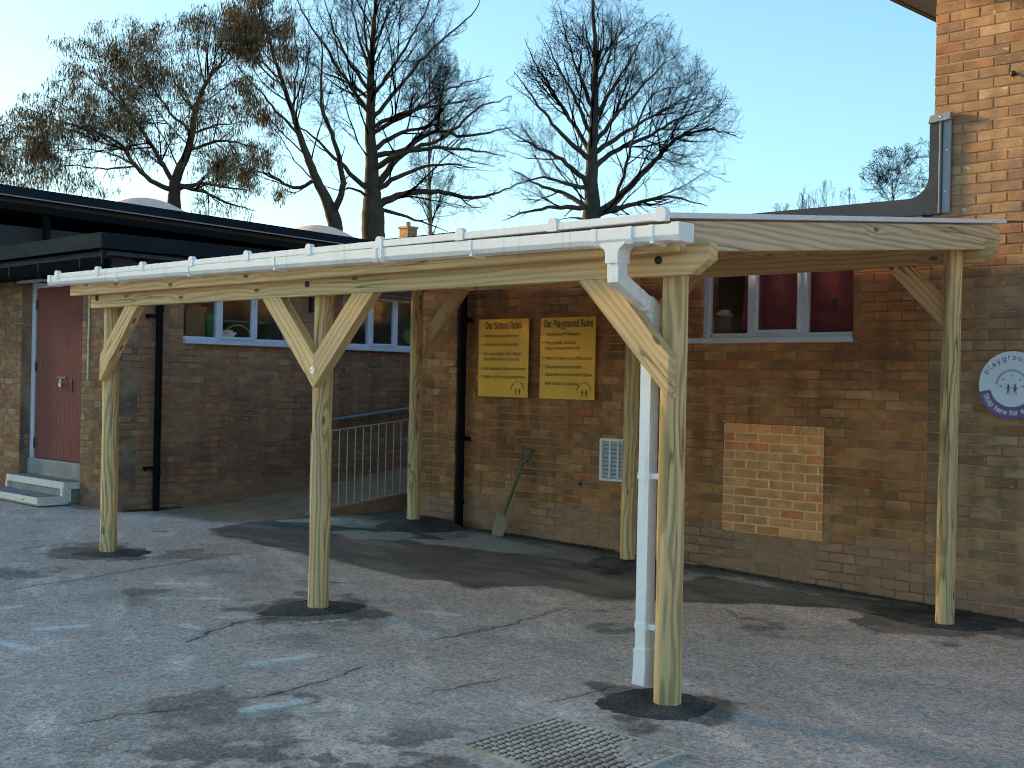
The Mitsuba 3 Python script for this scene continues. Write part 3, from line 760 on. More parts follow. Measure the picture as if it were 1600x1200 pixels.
t = thing('reflection_disc', 'pale disc added behind the last pane above the ramp in place of a round reflection', 'reflection_disc')
q = on_x(641, 526, LX - .3)  # added disc in place of the round reflection on the pane
obj('shell', tube([q + [-.06, 0, 0], q + [0, 0, 0]], .105, 32), 'shelf_grey', t, smooth=40)
obj('disc_face', tube([q + [0, 0, 0], q + [.006, 0, 0]], .098, 32), 'lime_plastic', t, smooth=40)

# door
dr_ = obj('door', cat(*[cbx(DX0 + .10 + k * .098, DX0 + .10 + (k + 1) * .098 - .0025, 6.745, 6.785, .545, 2.60, .002) for k in range(16)]), 'door_red', L, label='dark red boarded door with a padlock')
obj('door_back', bx(DX0, DX1, 6.79, 6.82, .3, 2.72), 'brown_paint', L)
fr = obj('door_frame', cat(cbx(DX0 + .005, DX0 + .095, 6.725, 6.80, .53, 2.72), cbx(DX0 + .095, DX1, 6.725, 6.80, 2.605, 2.665), cbx(DX0 - .10, DX1 + .12, 6.57, 6.64, 2.665, 2.72)), 'frame_white', L, label='white painted door frame and head board')
obj('threshold', cbx(DX0, DX1, 6.70, 6.83, .30, .535, .008), 'concrete', L)
a = on_y(97, 590, 6.735); b = on_y(112, 597, 6.735); c = on_y(98, 602, 6.73)
obj('hasp', cbx(a[0] - .13, a[0] + .10, 6.73, 6.742, a[2] - .02, a[2] + .015, .003), 'rust_steel', dr_)
obj('handle', cbx(b[0] - .015, b[0] + .01, 6.728, 6.742, b[2] - .12, b[2] + .03, .003), 'rust_steel', dr_)
obj('padlock', cat(cbx(a[0] - .028, a[0] + .028, 6.70, 6.728, a[2] - .115, a[2] - .06, .006), tube([(a[0] - .018, 6.714, a[2] - .06), (a[0] - .018, 6.714, a[2] - .025), (a[0], 6.714, a[2] - .012), (a[0] + .018, 6.714, a[2] - .025), (a[0] + .018, 6.714, a[2] - .06)], .0055, 8)), 'steel', dr_)
for z in (.72, 1.65, 2.40): obj('hinge', cat(cyl((DX0 + .098, 6.74, z - .06), (DX0 + .098, 6.74, z + .06), .011, 10), bx(DX0 + .10, DX0 + .15, 6.74, 6.748, z - .05, z + .05)), 'brown_paint', dr_)
q = on_y(65, 572, 6.738)
obj('keyhole_plate', cbx(q[0] - .02, q[0] + .02, 6.735, 6.745, q[2] - .04, q[2] + .04, .003), 'rust_steel', dr_)
pts = [on_y(x, y, DY - .012) for x, y in ((-10, 433), (10, 430), (25, 428), (40, 430), (60, 430), (80, 426), (100, 424), (106, 416), (112, 412), (125, 411), (137, 412), (140, 418), (140, 470), (138.5, 530), (137, 594))]
obj('cable', tube(pts, .010, 6), 'cable_white', L)
# flat roof of the wing
sl = lambda y: 3.048
edge = [(-22, 6.17), (-12.10, 6.17), (-12.10, 18), (-22, 18)]
r1 = obj('roof', cat(prism([(6.17, 2.885), (18, 2.885), (18, 3.048), (6.17, 3.048)], -22, -12.10, 'x')), 'felt_dark', L)
obj('front_trim', prism([(-22, 2.887), (-12.102, 2.887), (-12.102, 3.046), (-22, 3.046)], 6.155, 6.172, 'y'), 'felt_front', r1)
gprof = [(6.155, 2.79), (6.155, 2.70), (6.17, 2.655), (6.21, 2.63), (6.26, 2.64), (6.28, 2.70), (6.28, 2.79), (6.272, 2.79), (6.272, 2.70), (6.25, 2.65), (6.21, 2.64), (6.178, 2.66), (6.163, 2.70), (6.163, 2.79)]
g = obj('gutter', prism(gprof, -22, -12.10, 'x'), 'gutter_black', L, label='black gutter under the roof edge above the red door')
for x in (-14.3, -13.55, -12.55): obj('bracket', cat(prism([(6.150, 2.80), (6.150, 2.70), (6.166, 2.65), (6.21, 2.622), (6.262, 2.634), (6.29, 2.70), (6.29, 2.80)], x - .015, x + .015, 'x')), 'pipe_black', g)
obj('eaves_board', bx(-12.30, -12.26, 6.25, 18, 2.66, 2.885), 'cladding_navy', L)
obj('eaves_board', bx(-22, -12.30, 6.30, 6.34, 2.66, 2.885), 'cladding_navy', L)
dp = obj('downpipe', tube([(-12.44, 7.04, .05), (-12.44, 7.04, 1.4), (-12.44, 7.04, 2.45), (-12.36, 6.95, 2.62), (-12.30, 6.80, 2.75), (-12.25, 6.6, 2.85)], .038, 16), 'pipe_black', L, smooth=40, label='black downpipe between the red door and the first window')
q = on_x(491, 472, LX + .05)
obj('wall_lamp', cat(cbx(LX, LX + .10, q[1] - .05, q[1] + .05, q[2] - .12, q[2] + .10, .012), bx(LX, LX + .03, q[1] - .03, q[1] + .03, q[2] + .10, q[2] + .2)), 'dark_plastic', L)
for z in (.5, 2.3): obj('collar', tube([(-12.44, 7.04, z - .03), (-12.44, 7.04, z + .03)], .045, 16), 'pipe_black', dp, smooth=40)
for z in (.55, 2.23): obj('bracket', cat(bx(-12.50, -12.46, 6.90, 7.08, z - .015, z + .015), ball((-12.48, 6.92, z - .02), .016, 1)), 'pipe_black', dp)

# ---- the taller dark clad block behind the wing
U = thing('school_building', 'dark navy clad block with two roof domes rising behind the left wing', 'building')
UX = -15.5
zt = lambda y: 3.924 - .0235 * (y - 6.53)
obj('cladding', bx(-30, UX - .35, 6.2, 26, 2.9, 3.46), 'cladding_navy', U)
obj('roof', prism([(5.7, zt(5.7) - .125), (26, zt(26) - .125), (26, zt(26)), (5.7, zt(5.7))], -30, UX, 'x'), 'felt_dark', U)
obj('edge_trim', prism([(5.7, zt(5.7) - .135), (26, zt(26) - .135), (26, zt(26) - .118), (5.7, zt(5.7) - .118)], UX + .001, UX + .012, 'x'), 'metal_trim', U)
obj('soffit', prism([(5.7, zt(5.7) - .26), (26, zt(26) - .26), (26, zt(26) - .126), (5.7, zt(5.7) - .126)], -30, UX - .12, 'x'), 'cladding_navy', U)
g = obj('gutter', prism([(5.7, zt(5.7) - .30), (26, zt(26) - .30), (26, zt(26) - .205), (5.7, zt(5.7) - .205)], UX - .12, UX - .02, 'x'), 'pipe_black', U)
q = on_x(73, 350, UX - .2)
obj('downpipe', tube([(UX - .2, q[1], 3.06), (UX - .2, q[1], 3.66)], .05, 16), 'pipe_black', U, smooth=40)
for px, lab in ((225, 'white roof dome skylight on the far left, above the red door'), (497, 'cream roof dome skylight nearer the middle, in front of the bare tree trunks')):
    c = on_x(px, 320, -17.0); zb = zt(c[1]) - .01
    t = thing('roof_light', lab, 'skylight')
    obj('kerb', cbx(-17.62, -16.38, c[1] - .62, c[1] + .62, zb, zb + .10), 'paint_white', t)
    n = 24; u = np.linspace(-1, 1, n); A, Bm = np.meshgrid(u, u, indexing='ij')
    Zd = .26 * np.clip((1 - np.abs(A) ** 2.4) * (1 - np.abs(Bm) ** 2.4), 0, 1)
    V = np.stack([-17.0 + .6 * A, c[1] + .6 * Bm, zb + .10 + Zd], -1).reshape(-1, 3)
    i, j = np.meshgrid(np.arange(n - 1), np.arange(n - 1), indexing='ij')
    Q = np.stack([i * n + j, (i + 1) * n + j, (i + 1) * n + j + 1, i * n + j + 1], -1).reshape(-1, 4)
    obj('dome', (V, Q), 'dome_plastic', t, smooth=True)

# ---- doorstep
S = thing('doorstep', 'two concrete steps with white painted edges below the red door', 'steps')
sx0, sx1 = -14.86, -13.36
obj('treads', cat(prism([(6.117, .10), (6.117, .19), (6.42, .19), (6.44, .19), (6.44, .10)], sx0, sx1 - .002, 'x'), prism([(6.416, .27), (6.416, .344), (6.72, .344), (6.72, .27)], sx0, sx1 - .002, 'x')), 'concrete', S)
obj('riser', bx(sx0 + .05, sx1 - .05, 6.43, 6.47, .18, .29), 'concrete', S)
obj('base', bx(sx0 + .08, sx1 - .06, 6.22, 6.6, -.05, .12), 'concrete', S)
obj('base', bx(sx0 + .08, sx1 - .03, 6.47, 6.6, .12, .275), 'concrete', S)
obj('top_surface', cat(bx(sx0 + .02, sx1 - .03, 6.135, 6.425, .19, .1935), bx(sx0 + .02, sx1 - .03, 6.44, 6.70, .344, .3475)), 'step_tread', S)
obj('painted_edge', cat(prism([(6.117, .105), (6.117, .196), (6.40, .196), (6.412, .27), (6.412, .348), (6.60, .348), (6.60, .275), (6.50, .275), (6.50, .13), (6.44, .105)], sx1 - .002, sx1 + .006, 'x'),
                        bx(sx0, sx1 - .002, 6.408, 6.4155, .275, .349), bx(sx0, sx1, 6.416, 6.445, .3442, .349), bx(sx1 - .06, sx1 - .003, 6.40, 6.429, .196, .275), bx(sx0 - .003, sx0 + .045, 6.40, 6.429, .196, .275), bx(sx0, sx1 - .003, 6.112, 6.1165, .12, .194)), 'paint_white', S)

# ---- ramp, handrail, railing
ramp = Polygon([(7.2, .03), (7.2, .09), (8.1, .115), (11.9, .565), (13, .565), (13, -.1), (7.2, -.1)])
RP = obj('ramp', prism(ramp, LX - .02, -10.80, 'x'), 'ramp_brown', kind='structure', label='brown ramp rising along the window wall of the left wing')
obj('kerb', prism([(7.95, .0), (7.95, .15), (11.9, .585), (13, .585), (13, -.1), (7.95, -.1)], -10.93, -10.795, 'x'), 'kerb_brown', RP)
hr = thing('wall_handrail', 'slim grey handrail fixed to the brick wall above the ramp', 'handrail')
hz = lambda y: 1.066 + .113 * (y - 9.43)
obj('rail', tube([(-12.42, 9.28, hz(9.28)), (-12.42, 10, hz(10)), (-12.42, 11.5, hz(11.5))], .021, 10), 'handrail_grey', hr, smooth=True)
for y in (9.35, 10.3, 11.2): obj('bracket', tube([(-12.5, y, hz(y) - .07), (-12.43, y, hz(y) - .06), (-12.42, y, hz(y) - .01)], .008, 8), 'handrail_grey', hr, smooth=True)
R_ = thing('railing', 'pale metal railing with thin upright bars along the foot of the ramp', 'railing')
tz, bz = (lambda y: .988 + .1015 * (y - 8.0)), (lambda y: .140 + .108 * (y - 8.0))
for f in (tz, bz): obj('rail', sweep([(-10.87, 7.985, f(7.985)), (-10.87, 11.6, f(11.6))], .022, .012, (1, 0, 0)), 'rail_paint', R_)
for y in (7.985, 9.75, 11.6): obj('post', cbx(-10.885, -10.855, y - .015, y + .015, .03 + max(0, y - 8) * .11, tz(y) + .006), 'rail_paint', R_)
y = 8.35 - 2 * .1095
while y < 11.55:
    obj('bar', cyl((-10.87, y, bz(y)), (-10.87, y, tz(y)), .0065, 8), 'rail_paint', R_, smooth=40); y += .1095
obj('end_wall', bx(-12.5, -9.87, 12.5, 12.7, 0, 2.95), 'mortar_left', B)

# ---------------------------------------------------------------- the timber shelter
SH = thing('timber_shelter', 'open timber shelter on round posts with a sloping roof and white gutter', 'shelter')
FX, RX = (-3.800, -6.704, -9.595), (-3.835, -6.62, -9.37)
FYP, RYP = 5.0, 8.13
posts = []


def post(x, y, z0, z1, r0, r1, seed, lean=(0, 0)):
    r = np.random.default_rng(seed); n = 22
    z = np.linspace(z0, z1, n); t = (z - z0) / (z1 - z0)
    w = 0.0025
    c = np.stack([x + lean[0] * t + w * np.sin(t * 5 + seed), y + lean[1] * t + w * np.cos(t * 4 + seed * 2), z], 1)
    rad = r0 + (r1 - r0) * t + .0012 * np.sin(t * 17 + seed)
    m = tube(c, rad, 28); return m


for x, z, s in zip(FX, (-.03, .04, .09), (1, 2, 3)): obj('post', post(x, FYP, z, 2.30, .0685, .0645, s), 'wood_z', SH, smooth=50)
for x, z, s in zip(RX, (0.0, .12, .20), (4, 5, 6)): obj('post', post(x, RYP, z, 2.60, .0645, .060, s), 'wood_z', SH, smooth=50)
fb = Polygon([(-9.715, 2.12), (-3.607, 2.12), (-3.505, 2.185), (-3.505, 2.265), (-9.715, 2.265)])
FB = obj('front_beam', prism(fb, 4.865, 4.935, 'y'), 'wood_x', SH)
rbp = Polygon([(-9.50, 2.455), (-3.66, 2.455), (-3.575, 2.53), (-3.575, 2.60), (-9.60, 2.60), (-9.60, 2.53)])
RB = obj('rear_beam', prism(rbp, 8.195, 8.265, 'y'), 'wood_x', SH)
for x in FX: obj('bolt', cat(tube([(x - .005, 4.868, 2.195), (x - .005, 4.855, 2.195)], .020, 14), ball((x - .005, 4.857, 2.195), .016, 2, (1, .6, 1))), 'bolt_black', FB, smooth=40)
rs = lambda y: 2.227 + (y - 4.82) * (2.562 - 2.227) / 3.6          # underside of the side boards
rt = lambda y: 2.372 + (y - 4.82) * (2.727 - 2.372) / 3.6          # their top
FASC = obj('side_board', prism([(4.822, rs(4.82)), (8.42, rs(8.42)), (8.42, rt(8.42)), (4.822, rt(4.82))], -3.685, -3.64, 'x'), 'wood_grey', SH)
obj('side_board', prism([(4.822, rs(4.82)), (8.42, rs(8.42)), (8.42, rt(8.42)), (4.822, rt(4.82))], -9.88, -9.835, 'x'), 'wood_y', SH)
obj('front_board', cbx(-9.905, -3.64, 4.775, 4.821, 2.222, 2.368, .004), 'wood_x', SH)
obj('rear_board', cbx(-9.83, -3.69, 8.372, 8.415, rs(8.39) + .005, rt(8.39) - .005, .004), 'wood_x', SH)
BARS = [-9.913 + k * .6973 for k in range(10)]
for x in BARS[1:-1]:
    obj('rafter', prism([(4.823, rs(4.82) + .03), (8.37, rs(8.37) + .03), (8.37, rt(8.37) - .002), (4.823, rt(4.82) - .002)], x - .022, x + .022, 'x'), 'wood_y', SH)
for y in (6.0, 7.2):
    for a, b in zip(BARS[:-1], BARS[1:]):
        if (a, b) == (BARS[0], BARS[1]): a = -9.833
        obj('nogging', bx(a + .023, min(b - .023, -3.687), y - .022, y + .022, rs(y) + .035, rt(y) - .004), 'wood_x', SH)
for y in np.arange(5.6, 8.3, .9): pass


def brace(x0, z0, sgn, ztop, y0, y1, w=.148, name='wood_d'):
    """A 45 degree brace from the post at (x0, z0) up to the beam's underside at ztop, its foot cut plumb on the post."""
    k = w * math.sqrt(2); h = ztop - z0
    p = [(x0, z0), (x0 + sgn * h, ztop), (x0 + sgn * (h - k), ztop), (x0, z0 + k)]
    return prism(p if sgn > 0 else p[::-1], y0, y1, 'y')


B0, B1 = 4.868, 4.937
bz0 = 1.518
obj('brace', brace(FX[1] + .071, bz0, 1, 2.118, B0, B1), 'wood_d', SH)
obj('brace', brace(FX[1] + .070, bz0, -1, 2.118, B0, B1), 'wood_e', SH)
obj('brace', brace(FX[2] + .05, bz0, 1, 2.118, B0, B1), 'wood_d', SH)
obj('brace', brace(FX[0] + .064, bz0, -1, 2.118, B0, B1), 'wood_e', SH)
for x, sg, z0 in ((RX[0] - .06, -1, 1.985), (RX[1] + .0, 1, 1.86), (RX[1] - .002, -1, 1.86), (RX[2] + .06, 1, 1.90)):
    obj('brace', brace(x, z0, sg, 2.453, 8.197, 8.263, .135), 'wood_d' if sg > 0 else 'wood_e', SH)
cpl = obj('connector_plate', tube([(FX[1] + .071, 4.868, 1.632), (FX[1] + .071, 4.862, 1.632)], .024, 16), 'steel', SH, label='round metal connector where the two braces meet')
for a in range(4): obj('screw', ball((FX[1] + .071 + .013 * math.cos(a * 1.571), 4.861, 1.632 + .013 * math.sin(a * 1.571)), .004, 1), 'bolt_black', cpl)

# roof: sheets, glazing bars with round caps, eaves closure
rz = lambda y: 2.386 + (y - 4.70) * .0986
for a, b in zip(BARS[:-1], BARS[1:]):
    obj('roof_panel', prism([(4.70, rz(4.70) - .016), (8.46, rz(8.46) - .016), (8.46, rz(8.46)), (4.70, rz(4.70))], a + .012, b - .012, 'x'), 'roof_sheet', SH)
for k, x in enumerate(BARS):
    bar = obj('glazing_bar', prism([(4.69, rz(4.69) - .012), (8.465, rz(8.465) - .012), (8.465, rz(8.465) + .012), (4.69, rz(4.69) + .012)], x - .024, x + .024, 'x'), 'roof_edge', SH)
    cp = Polygon([(x - .030, rz(4.68) - .030), (x + .030, rz(4.68) - .030)] + [(x + .030 * math.cos(t), rz(4.68) + .010 + .030 * math.sin(t)) for t in np.linspace(0, math.pi, 13)])
    obj('end_cap', prism(cp, 4.655, 4.689, 'y'), 'pvc_white', bar, smooth=30)
for a, b in zip(BARS[:-1], BARS[1:]):
    obj('eaves_closure', cbx(a + .031, b - .031, 4.66, 4.698, rz(4.68) - .026, rz(4.68) + .014, .003), 'pvc_white', SH)
obj('edge_trim', prism([(4.69, rz(4.69) - .014), (8.47, rz(8.47) - .014), (8.47, rz(8.47) + .012), (4.69, rz(4.69) + .012)], -3.632, -3.612, 'x'), 'roof_edge', SH)
# gutter: square line, falling to the outlet on the right
GL, GR = -10.06, -3.535
gzl = lambda x: 2.388 + (2.341 - 2.388) * (x - GL) / (GR - GL)


def gutter_len(x0, x1, grow=0.0, inner=True):
    v = []
    prof = [(4.664, 0), (4.664, -.052), (4.676, -.075), (4.758, -.080), (4.770, -.072), (4.770, 0)]
    inn = [(4.766, 0), (4.766, -.066), (4.757, -.074), (4.678, -.070), (4.669, -.051), (4.669, 0)]
    g = grow
    prof = [(y + (-g if y < 4.71 else g), z - (g if z < 0 else -g * .5)) for y, z in prof]
    pl = prof + inn
    m = prism([(y, z) for y, z in pl], 0, 1, 'x')
    V = np.array(m.vertices); X_ = x0 + V[:, 0] * (x1 - x0)
    m.vertices = np.stack([X_, V[:, 1], V[:, 2] + gzl(X_) - .002], 1)
    return m


GUT = obj('gutter', gutter_len(GL, GR), 'pvc_white', SH)
for x in (-8.92, -7.87, -6.81, -4.95, -3.70):
    obj('bracket', cat(gutter_len(x - .012, x + .012, .004), prism([(4.67, gzl(x) - .088), (4.80, gzl(x) - .10), (4.80, gzl(x) - .07), (4.67, gzl(x) - .07)], x - .010, x + .010, 'x')), 'pvc_white', GUT)
obj('joint', cat(gutter_len(-5.79, -5.74, .006), gutter_len(-5.765, -5.75, .009), gutter_len(-5.73, -5.69, .006), gutter_len(-5.715, -5.70, .009)), 'pvc_white', GUT)
capm = lambda x0, x1: prism([(4.656, .004), (4.656, -.056), (4.670, -.084), (4.76, -.088), (4.775, -.078), (4.775, .004)], x0, x1, 'x')
for x0, x1 in ((GL - .012, GL + .035), (GR - .04, GR + .006)):
    m = capm(x0, x1); m.apply_translation((0, 0, gzl(x0))); obj('stop_end', m, 'pvc_white', GUT)
ox = -3.945
m = cat(gutter_len(ox - .13, ox - .095, .006), gutter_len(ox + .095, ox + .13, .006), gutter_len(ox - .095, ox + .095, .003))
og = prism([(ox - .095, -.04), (ox - .085, -.075), (ox - .047, -.105), (ox - .040, -.12), (ox - .040, -.17), (ox + .040, -.17), (ox + .040, -.12), (ox + .047, -.105), (ox + .085, -.075), (ox + .095, -.04)], 4.668, 4.762, 'y'); og.apply_translation((0, 0, gzl(ox)))
obj('running_outlet', cat(m, og), 'pvc_white', GUT)
z0 = gzl(ox)
DPX, DPY = -3.942, 4.985
top = [(ox, 4.715, z0 - .14), (ox, 4.715, 2.10), (DPX, DPY, 1.965), (DPX, DPY, 1.82)]
DP = obj('downpipe', sweep([(DPX, DPY, 1.85), (DPX, DPY, .10)], .066, .066, (1, 0, 0)), 'pvc_white', SH, label='white square downpipe beside the nearest post')
obj('offset_bend', sweep(top, .066, .066, (1, 0, 0)), 'pvc_white', DP)


def sleeve(p0, p1, g=.005):
    return sweep([p0, p1], .066 + 2 * g, .066 + 2 * g, (1, 0, 0))


obj('collar', cat(sleeve((ox, 4.715, 2.215), (ox, 4.715, 2.175), .004), sleeve((ox, 4.715, 2.177), (ox, 4.715, 2.10), .002)), 'pvc_white', DP)
a, b = np.array(top[1]), np.array(top[2]); u = (b - a)
obj('collar', sleeve(a + u * .80, a + u * .95, .005), 'pvc_white', DP)
for z in (1.83, 1.12, .36):
    obj('bracket', cat(sleeve((DPX, DPY, z - .016), (DPX, DPY, z + .016), .004), cbx(DPX + .02, DPX + .085, DPY - .025, DPY + .03, z - .014, z + .014, .002)), 'pvc_white', DP)
for z in (.19, .235): obj('collar', sleeve((DPX, DPY, z - .008), (DPX, DPY, z + .008), .006), 'pvc_white', DP)
obj('shoe', sweep([(DPX, DPY, .23), (DPX, DPY, .165), (DPX - .002, DPY - .006, .06)], .076, .076, (1, 0, 0)), 'pvc_white', DP)
for z in (2.24, 2.17): obj('screw', ball((ox - .005, 4.681, z), .005, 1), 'steel', DP)

# ---------------------------------------------------------------- boards, sign, spade, cover


def text_on_wall(lines, y, x_left, width_fn=None):
    ms = []
    for txt, x, z, h, sx, bold in lines:
        if txt == '*':
            m = trimesh.creation.cylinder(h / 2, .002, sections=10); m.apply_transform(trimesh.transformations.rotation_matrix(math.pi / 2, (1, 0, 0))); m.apply_translation((x, y, z)); ms.append(m); continue
        m = meshkit.text_mesh(txt, h, .0015, bold)
        V = np.array(m.vertices)
        m.vertices = np.stack([x + V[:, 0] * sx, y - V[:, 2], z + V[:, 1]], 1); ms.append(m)
    return cat(*ms)


def text_w(t, h, bold=False):
    return meshkit.text_mesh(t, h, .0015, bold).bounds[1][0]


def fit(t, x, z, h, w, bold=False):
    return (t, x, z, h, w / text_w(t, h, bold), bold)


def arc_text(t, cx, cz, r, a0, a1, h, y, inward=False, bold=False, sx=1.0):
    """Letters set round a circle from angle a0 to a1 (degrees, clockwise from the left for the top arc)."""
    ms = []; ws = [text_w(c, h, bold) * sx if c != ' ' else h * .45 for c in t]
    tot = sum(ws) + .12 * h * (len(t) - 1); s = 0
    for c, wd_ in zip(t, ws):
        if c != ' ':
            f = (s + wd_ / 2) / tot; ang = math.radians(a0 + (a1 - a0) * f)
            m = meshkit.text_mesh(c, h, .0015, bold); V = np.array(m.vertices)
            lx, lz = V[:, 0] * sx - wd_ / 2, V[:, 1]
            if inward: rot = ang + math.pi / 2; base = r
            else: rot = ang - math.pi / 2; base = r
            ca, sa = math.cos(rot), math.sin(rot)
            px, pz = cx + base * math.cos(ang), cz + base * math.sin(ang)
            m.vertices = np.stack([px + lx * ca - lz * sa, y - V[:, 2], pz + lx * sa + lz * ca], 1); ms.append(m)
        s += wd_ + .12 * h
    return cat(*ms)


def child_fig(cx, cz, s, y, skirt):
    ms = [prism(Point(cx, cz + .34 * s).buffer(.12 * s, quad_segs=6), y - .0015, y, 'y')]
    body = [(cx - .10 * s, cz + .20 * s), (cx + .10 * s, cz + .20 * s), (cx + (.17 if skirt else .10) * s, cz - .14 * s), (cx - (.17 if skirt else .10) * s, cz - .14 * s)]
    ms.append(prism(Polygon(body[::-1]), y - .0015, y, 'y'))
    for k in (-1, 1):
        ms.append(prism(LineString([(cx + k * .06 * s, cz - .14 * s), (cx + k * .13 * s, cz - .45 * s)]).buffer(.032 * s), y - .0015, y, 'y'))
        ms.append(prism(LineString([(cx + k * .09 * s, cz + .16 * s), (cx + k * .30 * s, cz + .10 * s)]).buffer(.028 * s), y - .0015, y, 'y'))
    return cat(*ms)


def rules_board(x0, x1, z0, z1, lines, logo, label):
    t = thing('rules_board', label, 'notice board', 'yellow rules boards')
    obj('panel', cbx(x0, x1, 8.668, 8.676, z0, z1, .001), 'poster_yellow', t)
    obj('lettering', text_on_wall(lines, 8.6675, x0), 'ink_brown', t, kind='stuff')
    lx, lz = logo
    obj('emblem', cat(arc_text('School', lx, lz, .085, 125, 65, .018, 8.6675, sx=.8), *[prism(LineString([(lx + .088 * math.cos(math.radians(q)), lz + .088 * math.sin(math.radians(q))) for q in np.linspace(a, b, 9)]).buffer(.005), 8.666, 8.6675, 'y') for a, b in ((168, 132), (58, 15))],
                      child_fig(lx - .022, lz - .008, .070, 8.6675, False), child_fig(lx + .028, lz - .008, .070, 8.6675, True)), 'ink_brown', t, kind='stuff')
    obj('fixing', cat(*[ball((x, 8.668, z), .006, 1, (1, .4, 1)) for x in (x0 + .02, x1 - .02) for z in (z0 + .02, z1 - .02)]), 'steel', t)
    return t


x0, x1, zt_, zb_ = -9.04, -8.345, 2.20, 1.432
rx = lambda f: x0 + f * (x1 - x0)
ry = lambda f: zt_ - f * (zt_ - zb_)
b_, i_ = lambda f: ('*', rx(.045), ry(f) + .012, .016, 1, False), rx(.10)
rules_board(x0, x1, zb_, zt_, [fit('Our School Rules', rx(.13), ry(.125), .068, .73 * .695, True),
    b_(.235), fit('Follow instructions first time.', i_, ry(.235), .032, .72 * .695), b_(.345), fit('Listen to the chosen speaker.', i_, ry(.345), .032, .71 * .695),
    b_(.455), fit('Keep your hands, feet, objects', i_, ry(.465), .032, .76 * .695), fit('and unkind words to yourself.', i_, ry(.535), .032, .73 * .695),
    b_(.65), fit('Look after property and our environment.', i_, ry(.655), .032, .86 * .695), b_(.75), fit('Speak in a polite and appropriate way.', i_, ry(.76), .032, .86 * .695)], (rx(.80), ry(.915)),
    'yellow school rules board, left of the two on the brown wall')
x0, x1, zt_, zb_ = -8.19, -7.495, 2.20, 1.430
rules_board(x0, x1, zb_, zt_, [fit('Our Playground Rules', rx(.06), ry(.12), .068, .90 * .695, True),
    b_(.22), fit('Please keep off the banks.', rx(.10), ry(.225), .032, .64 * .695), b_(.32), fit('Play sensibly and fairly -', rx(.10), ry(.33), .032, .60 * .695), fit('keep to the activities rota.', rx(.10), ry(.395), .032, .64 * .695),
    b_(.515), fit('When it is wet, keep off the grass.', rx(.10), ry(.52), .032, .86 * .695), b_(.615), fit('Ask permission to go inside.', rx(.10), ry(.625), .032, .68 * .695),
    b_(.71), fit('Stand still when the whistle blows.', rx(.10), ry(.72), .032, .86 * .695), fit('Walk smartly to your line.', rx(.10), ry(.83), .032, .62 * .695)], (rx(.82), ry(.915)),
    'yellow playground rules board, right of the two on the brown wall')

SG = thing('round_sign', 'round white and purple playground sign on the tall brick wall', 'sign')
cx, cz, sr = -3.632, 1.632, .236
disc = Point(cx, cz).buffer(sr, quad_segs=32)
obj('disc', prism(disc, 8.655, 8.675, 'y'), 'sign_white', SG, smooth=30)
ang = np.radians(np.linspace(193, 347, 50))
band = Polygon([(cx + (sr + .006) * math.cos(a), cz + (sr + .006) * math.sin(a)) for a in ang] + [(cx + .155 * math.cos(a), cz + .155 * math.sin(a)) for a in ang[::-1]])
obj('band', prism(band, 8.651, 8.656, 'y'), 'sign_purple', SG)
obj('lettering', arc_text('Playground', cx, cz, .175, 160, 42, .040, 8.6545, sx=.95), 'ink_grey', SG, kind='stuff')
obj('lettering', arc_text('Stop here for a', cx, cz, .213, 200, 296, .036, 8.6505, inward=True, bold=True), 'paper_white', SG, label='white words round the purple band', kind='stuff')
star = lambda x, z, r: prism(Polygon([(x + (r if k % 2 == 0 else r * .42) * math.cos(math.pi / 2 + k * math.pi / 5), z + (r if k % 2 == 0 else r * .42) * math.sin(math.pi / 2 + k * math.pi / 5)) for k in range(10)]), 8.653, 8.6545, 'y')
obj('emblem', cat(*[star(cx + .078 * math.cos(math.radians(a)), cz + .078 * math.sin(math.radians(a)) - .012, .0095) for a in (178, 140, 90, 40, 2)], child_fig(cx - .024, cz - .03, .075, 8.6545, False), child_fig(cx + .024, cz - .03, .075, 8.6545, True)), 'ink_grey', SG, kind='stuff')
obj('emblem_arc', cat(prism(LineString([(cx + .108 * math.cos(math.radians(a)), cz - .005 + .108 * math.sin(math.radians(a))) for a in np.linspace(172, 118, 14)]).buffer(.008), 8.653, 8.6545, 'y'),
                      prism(LineString([(cx + .108 * math.cos(math.radians(a)), cz - .005 + .108 * math.sin(math.radians(a))) for a in np.linspace(108, 20, 14)]).buffer(.008), 8.653, 8.6545, 'y')), 'ink_pale', SG)

# spade
SP = thing('spade', 'worn spade leaning against the brown wall below the rules boards', 'spade')
h1, h0 = np.array([-8.315, 8.655, .93]), np.array([-8.565, 8.50, .105])
ax = (h1 - h0) / np.linalg.norm(h1 - h0)
sd = np.cross(ax, [0, -1, .15]); sd /= np.linalg.norm(sd); nn = np.cross(sd, ax)
P_ = lambda l, a=0, n=0: h0 + ax * l + sd * a + nn * n
LN = np.linalg.norm(h1 - h0)
obj('shaft', tube([P_(.26), P_(.45), P_(.6), P_(LN - .13)], [.017, .0165, .0175, .017], 12), 'spade_green', SP, smooth=40)
obj('socket', tube([P_(.16), P_(.24), P_(.33)], [.019, .020, .0185], 12), 'rust_steel', SP, smooth=40)
obj('handle', cat(tube([P_(LN - .14), P_(LN - .10, -.035), P_(LN - .03, -.058), P_(LN - .005, -.058)], [.016, .013, .012, .012], 10), tube([P_(LN - .14), P_(LN - .10, .035), P_(LN - .03, .058), P_(LN - .005, .058)], [.016, .013, .012, .012], 10), tube([P_(LN, -.064), P_(LN, .064)], .0135, 10)), 'spade_green', SP, smooth=40)
gx, gy = np.meshgrid(np.linspace(-1, 1, 13), np.linspace(0, 1, 13), indexing='ij')
wid = .088 * (1 - .10 * (1 - gy) - .35 * np.clip(.12 - gy, 0, 1) / .12 * np.abs(gx) ** 2 * .5)
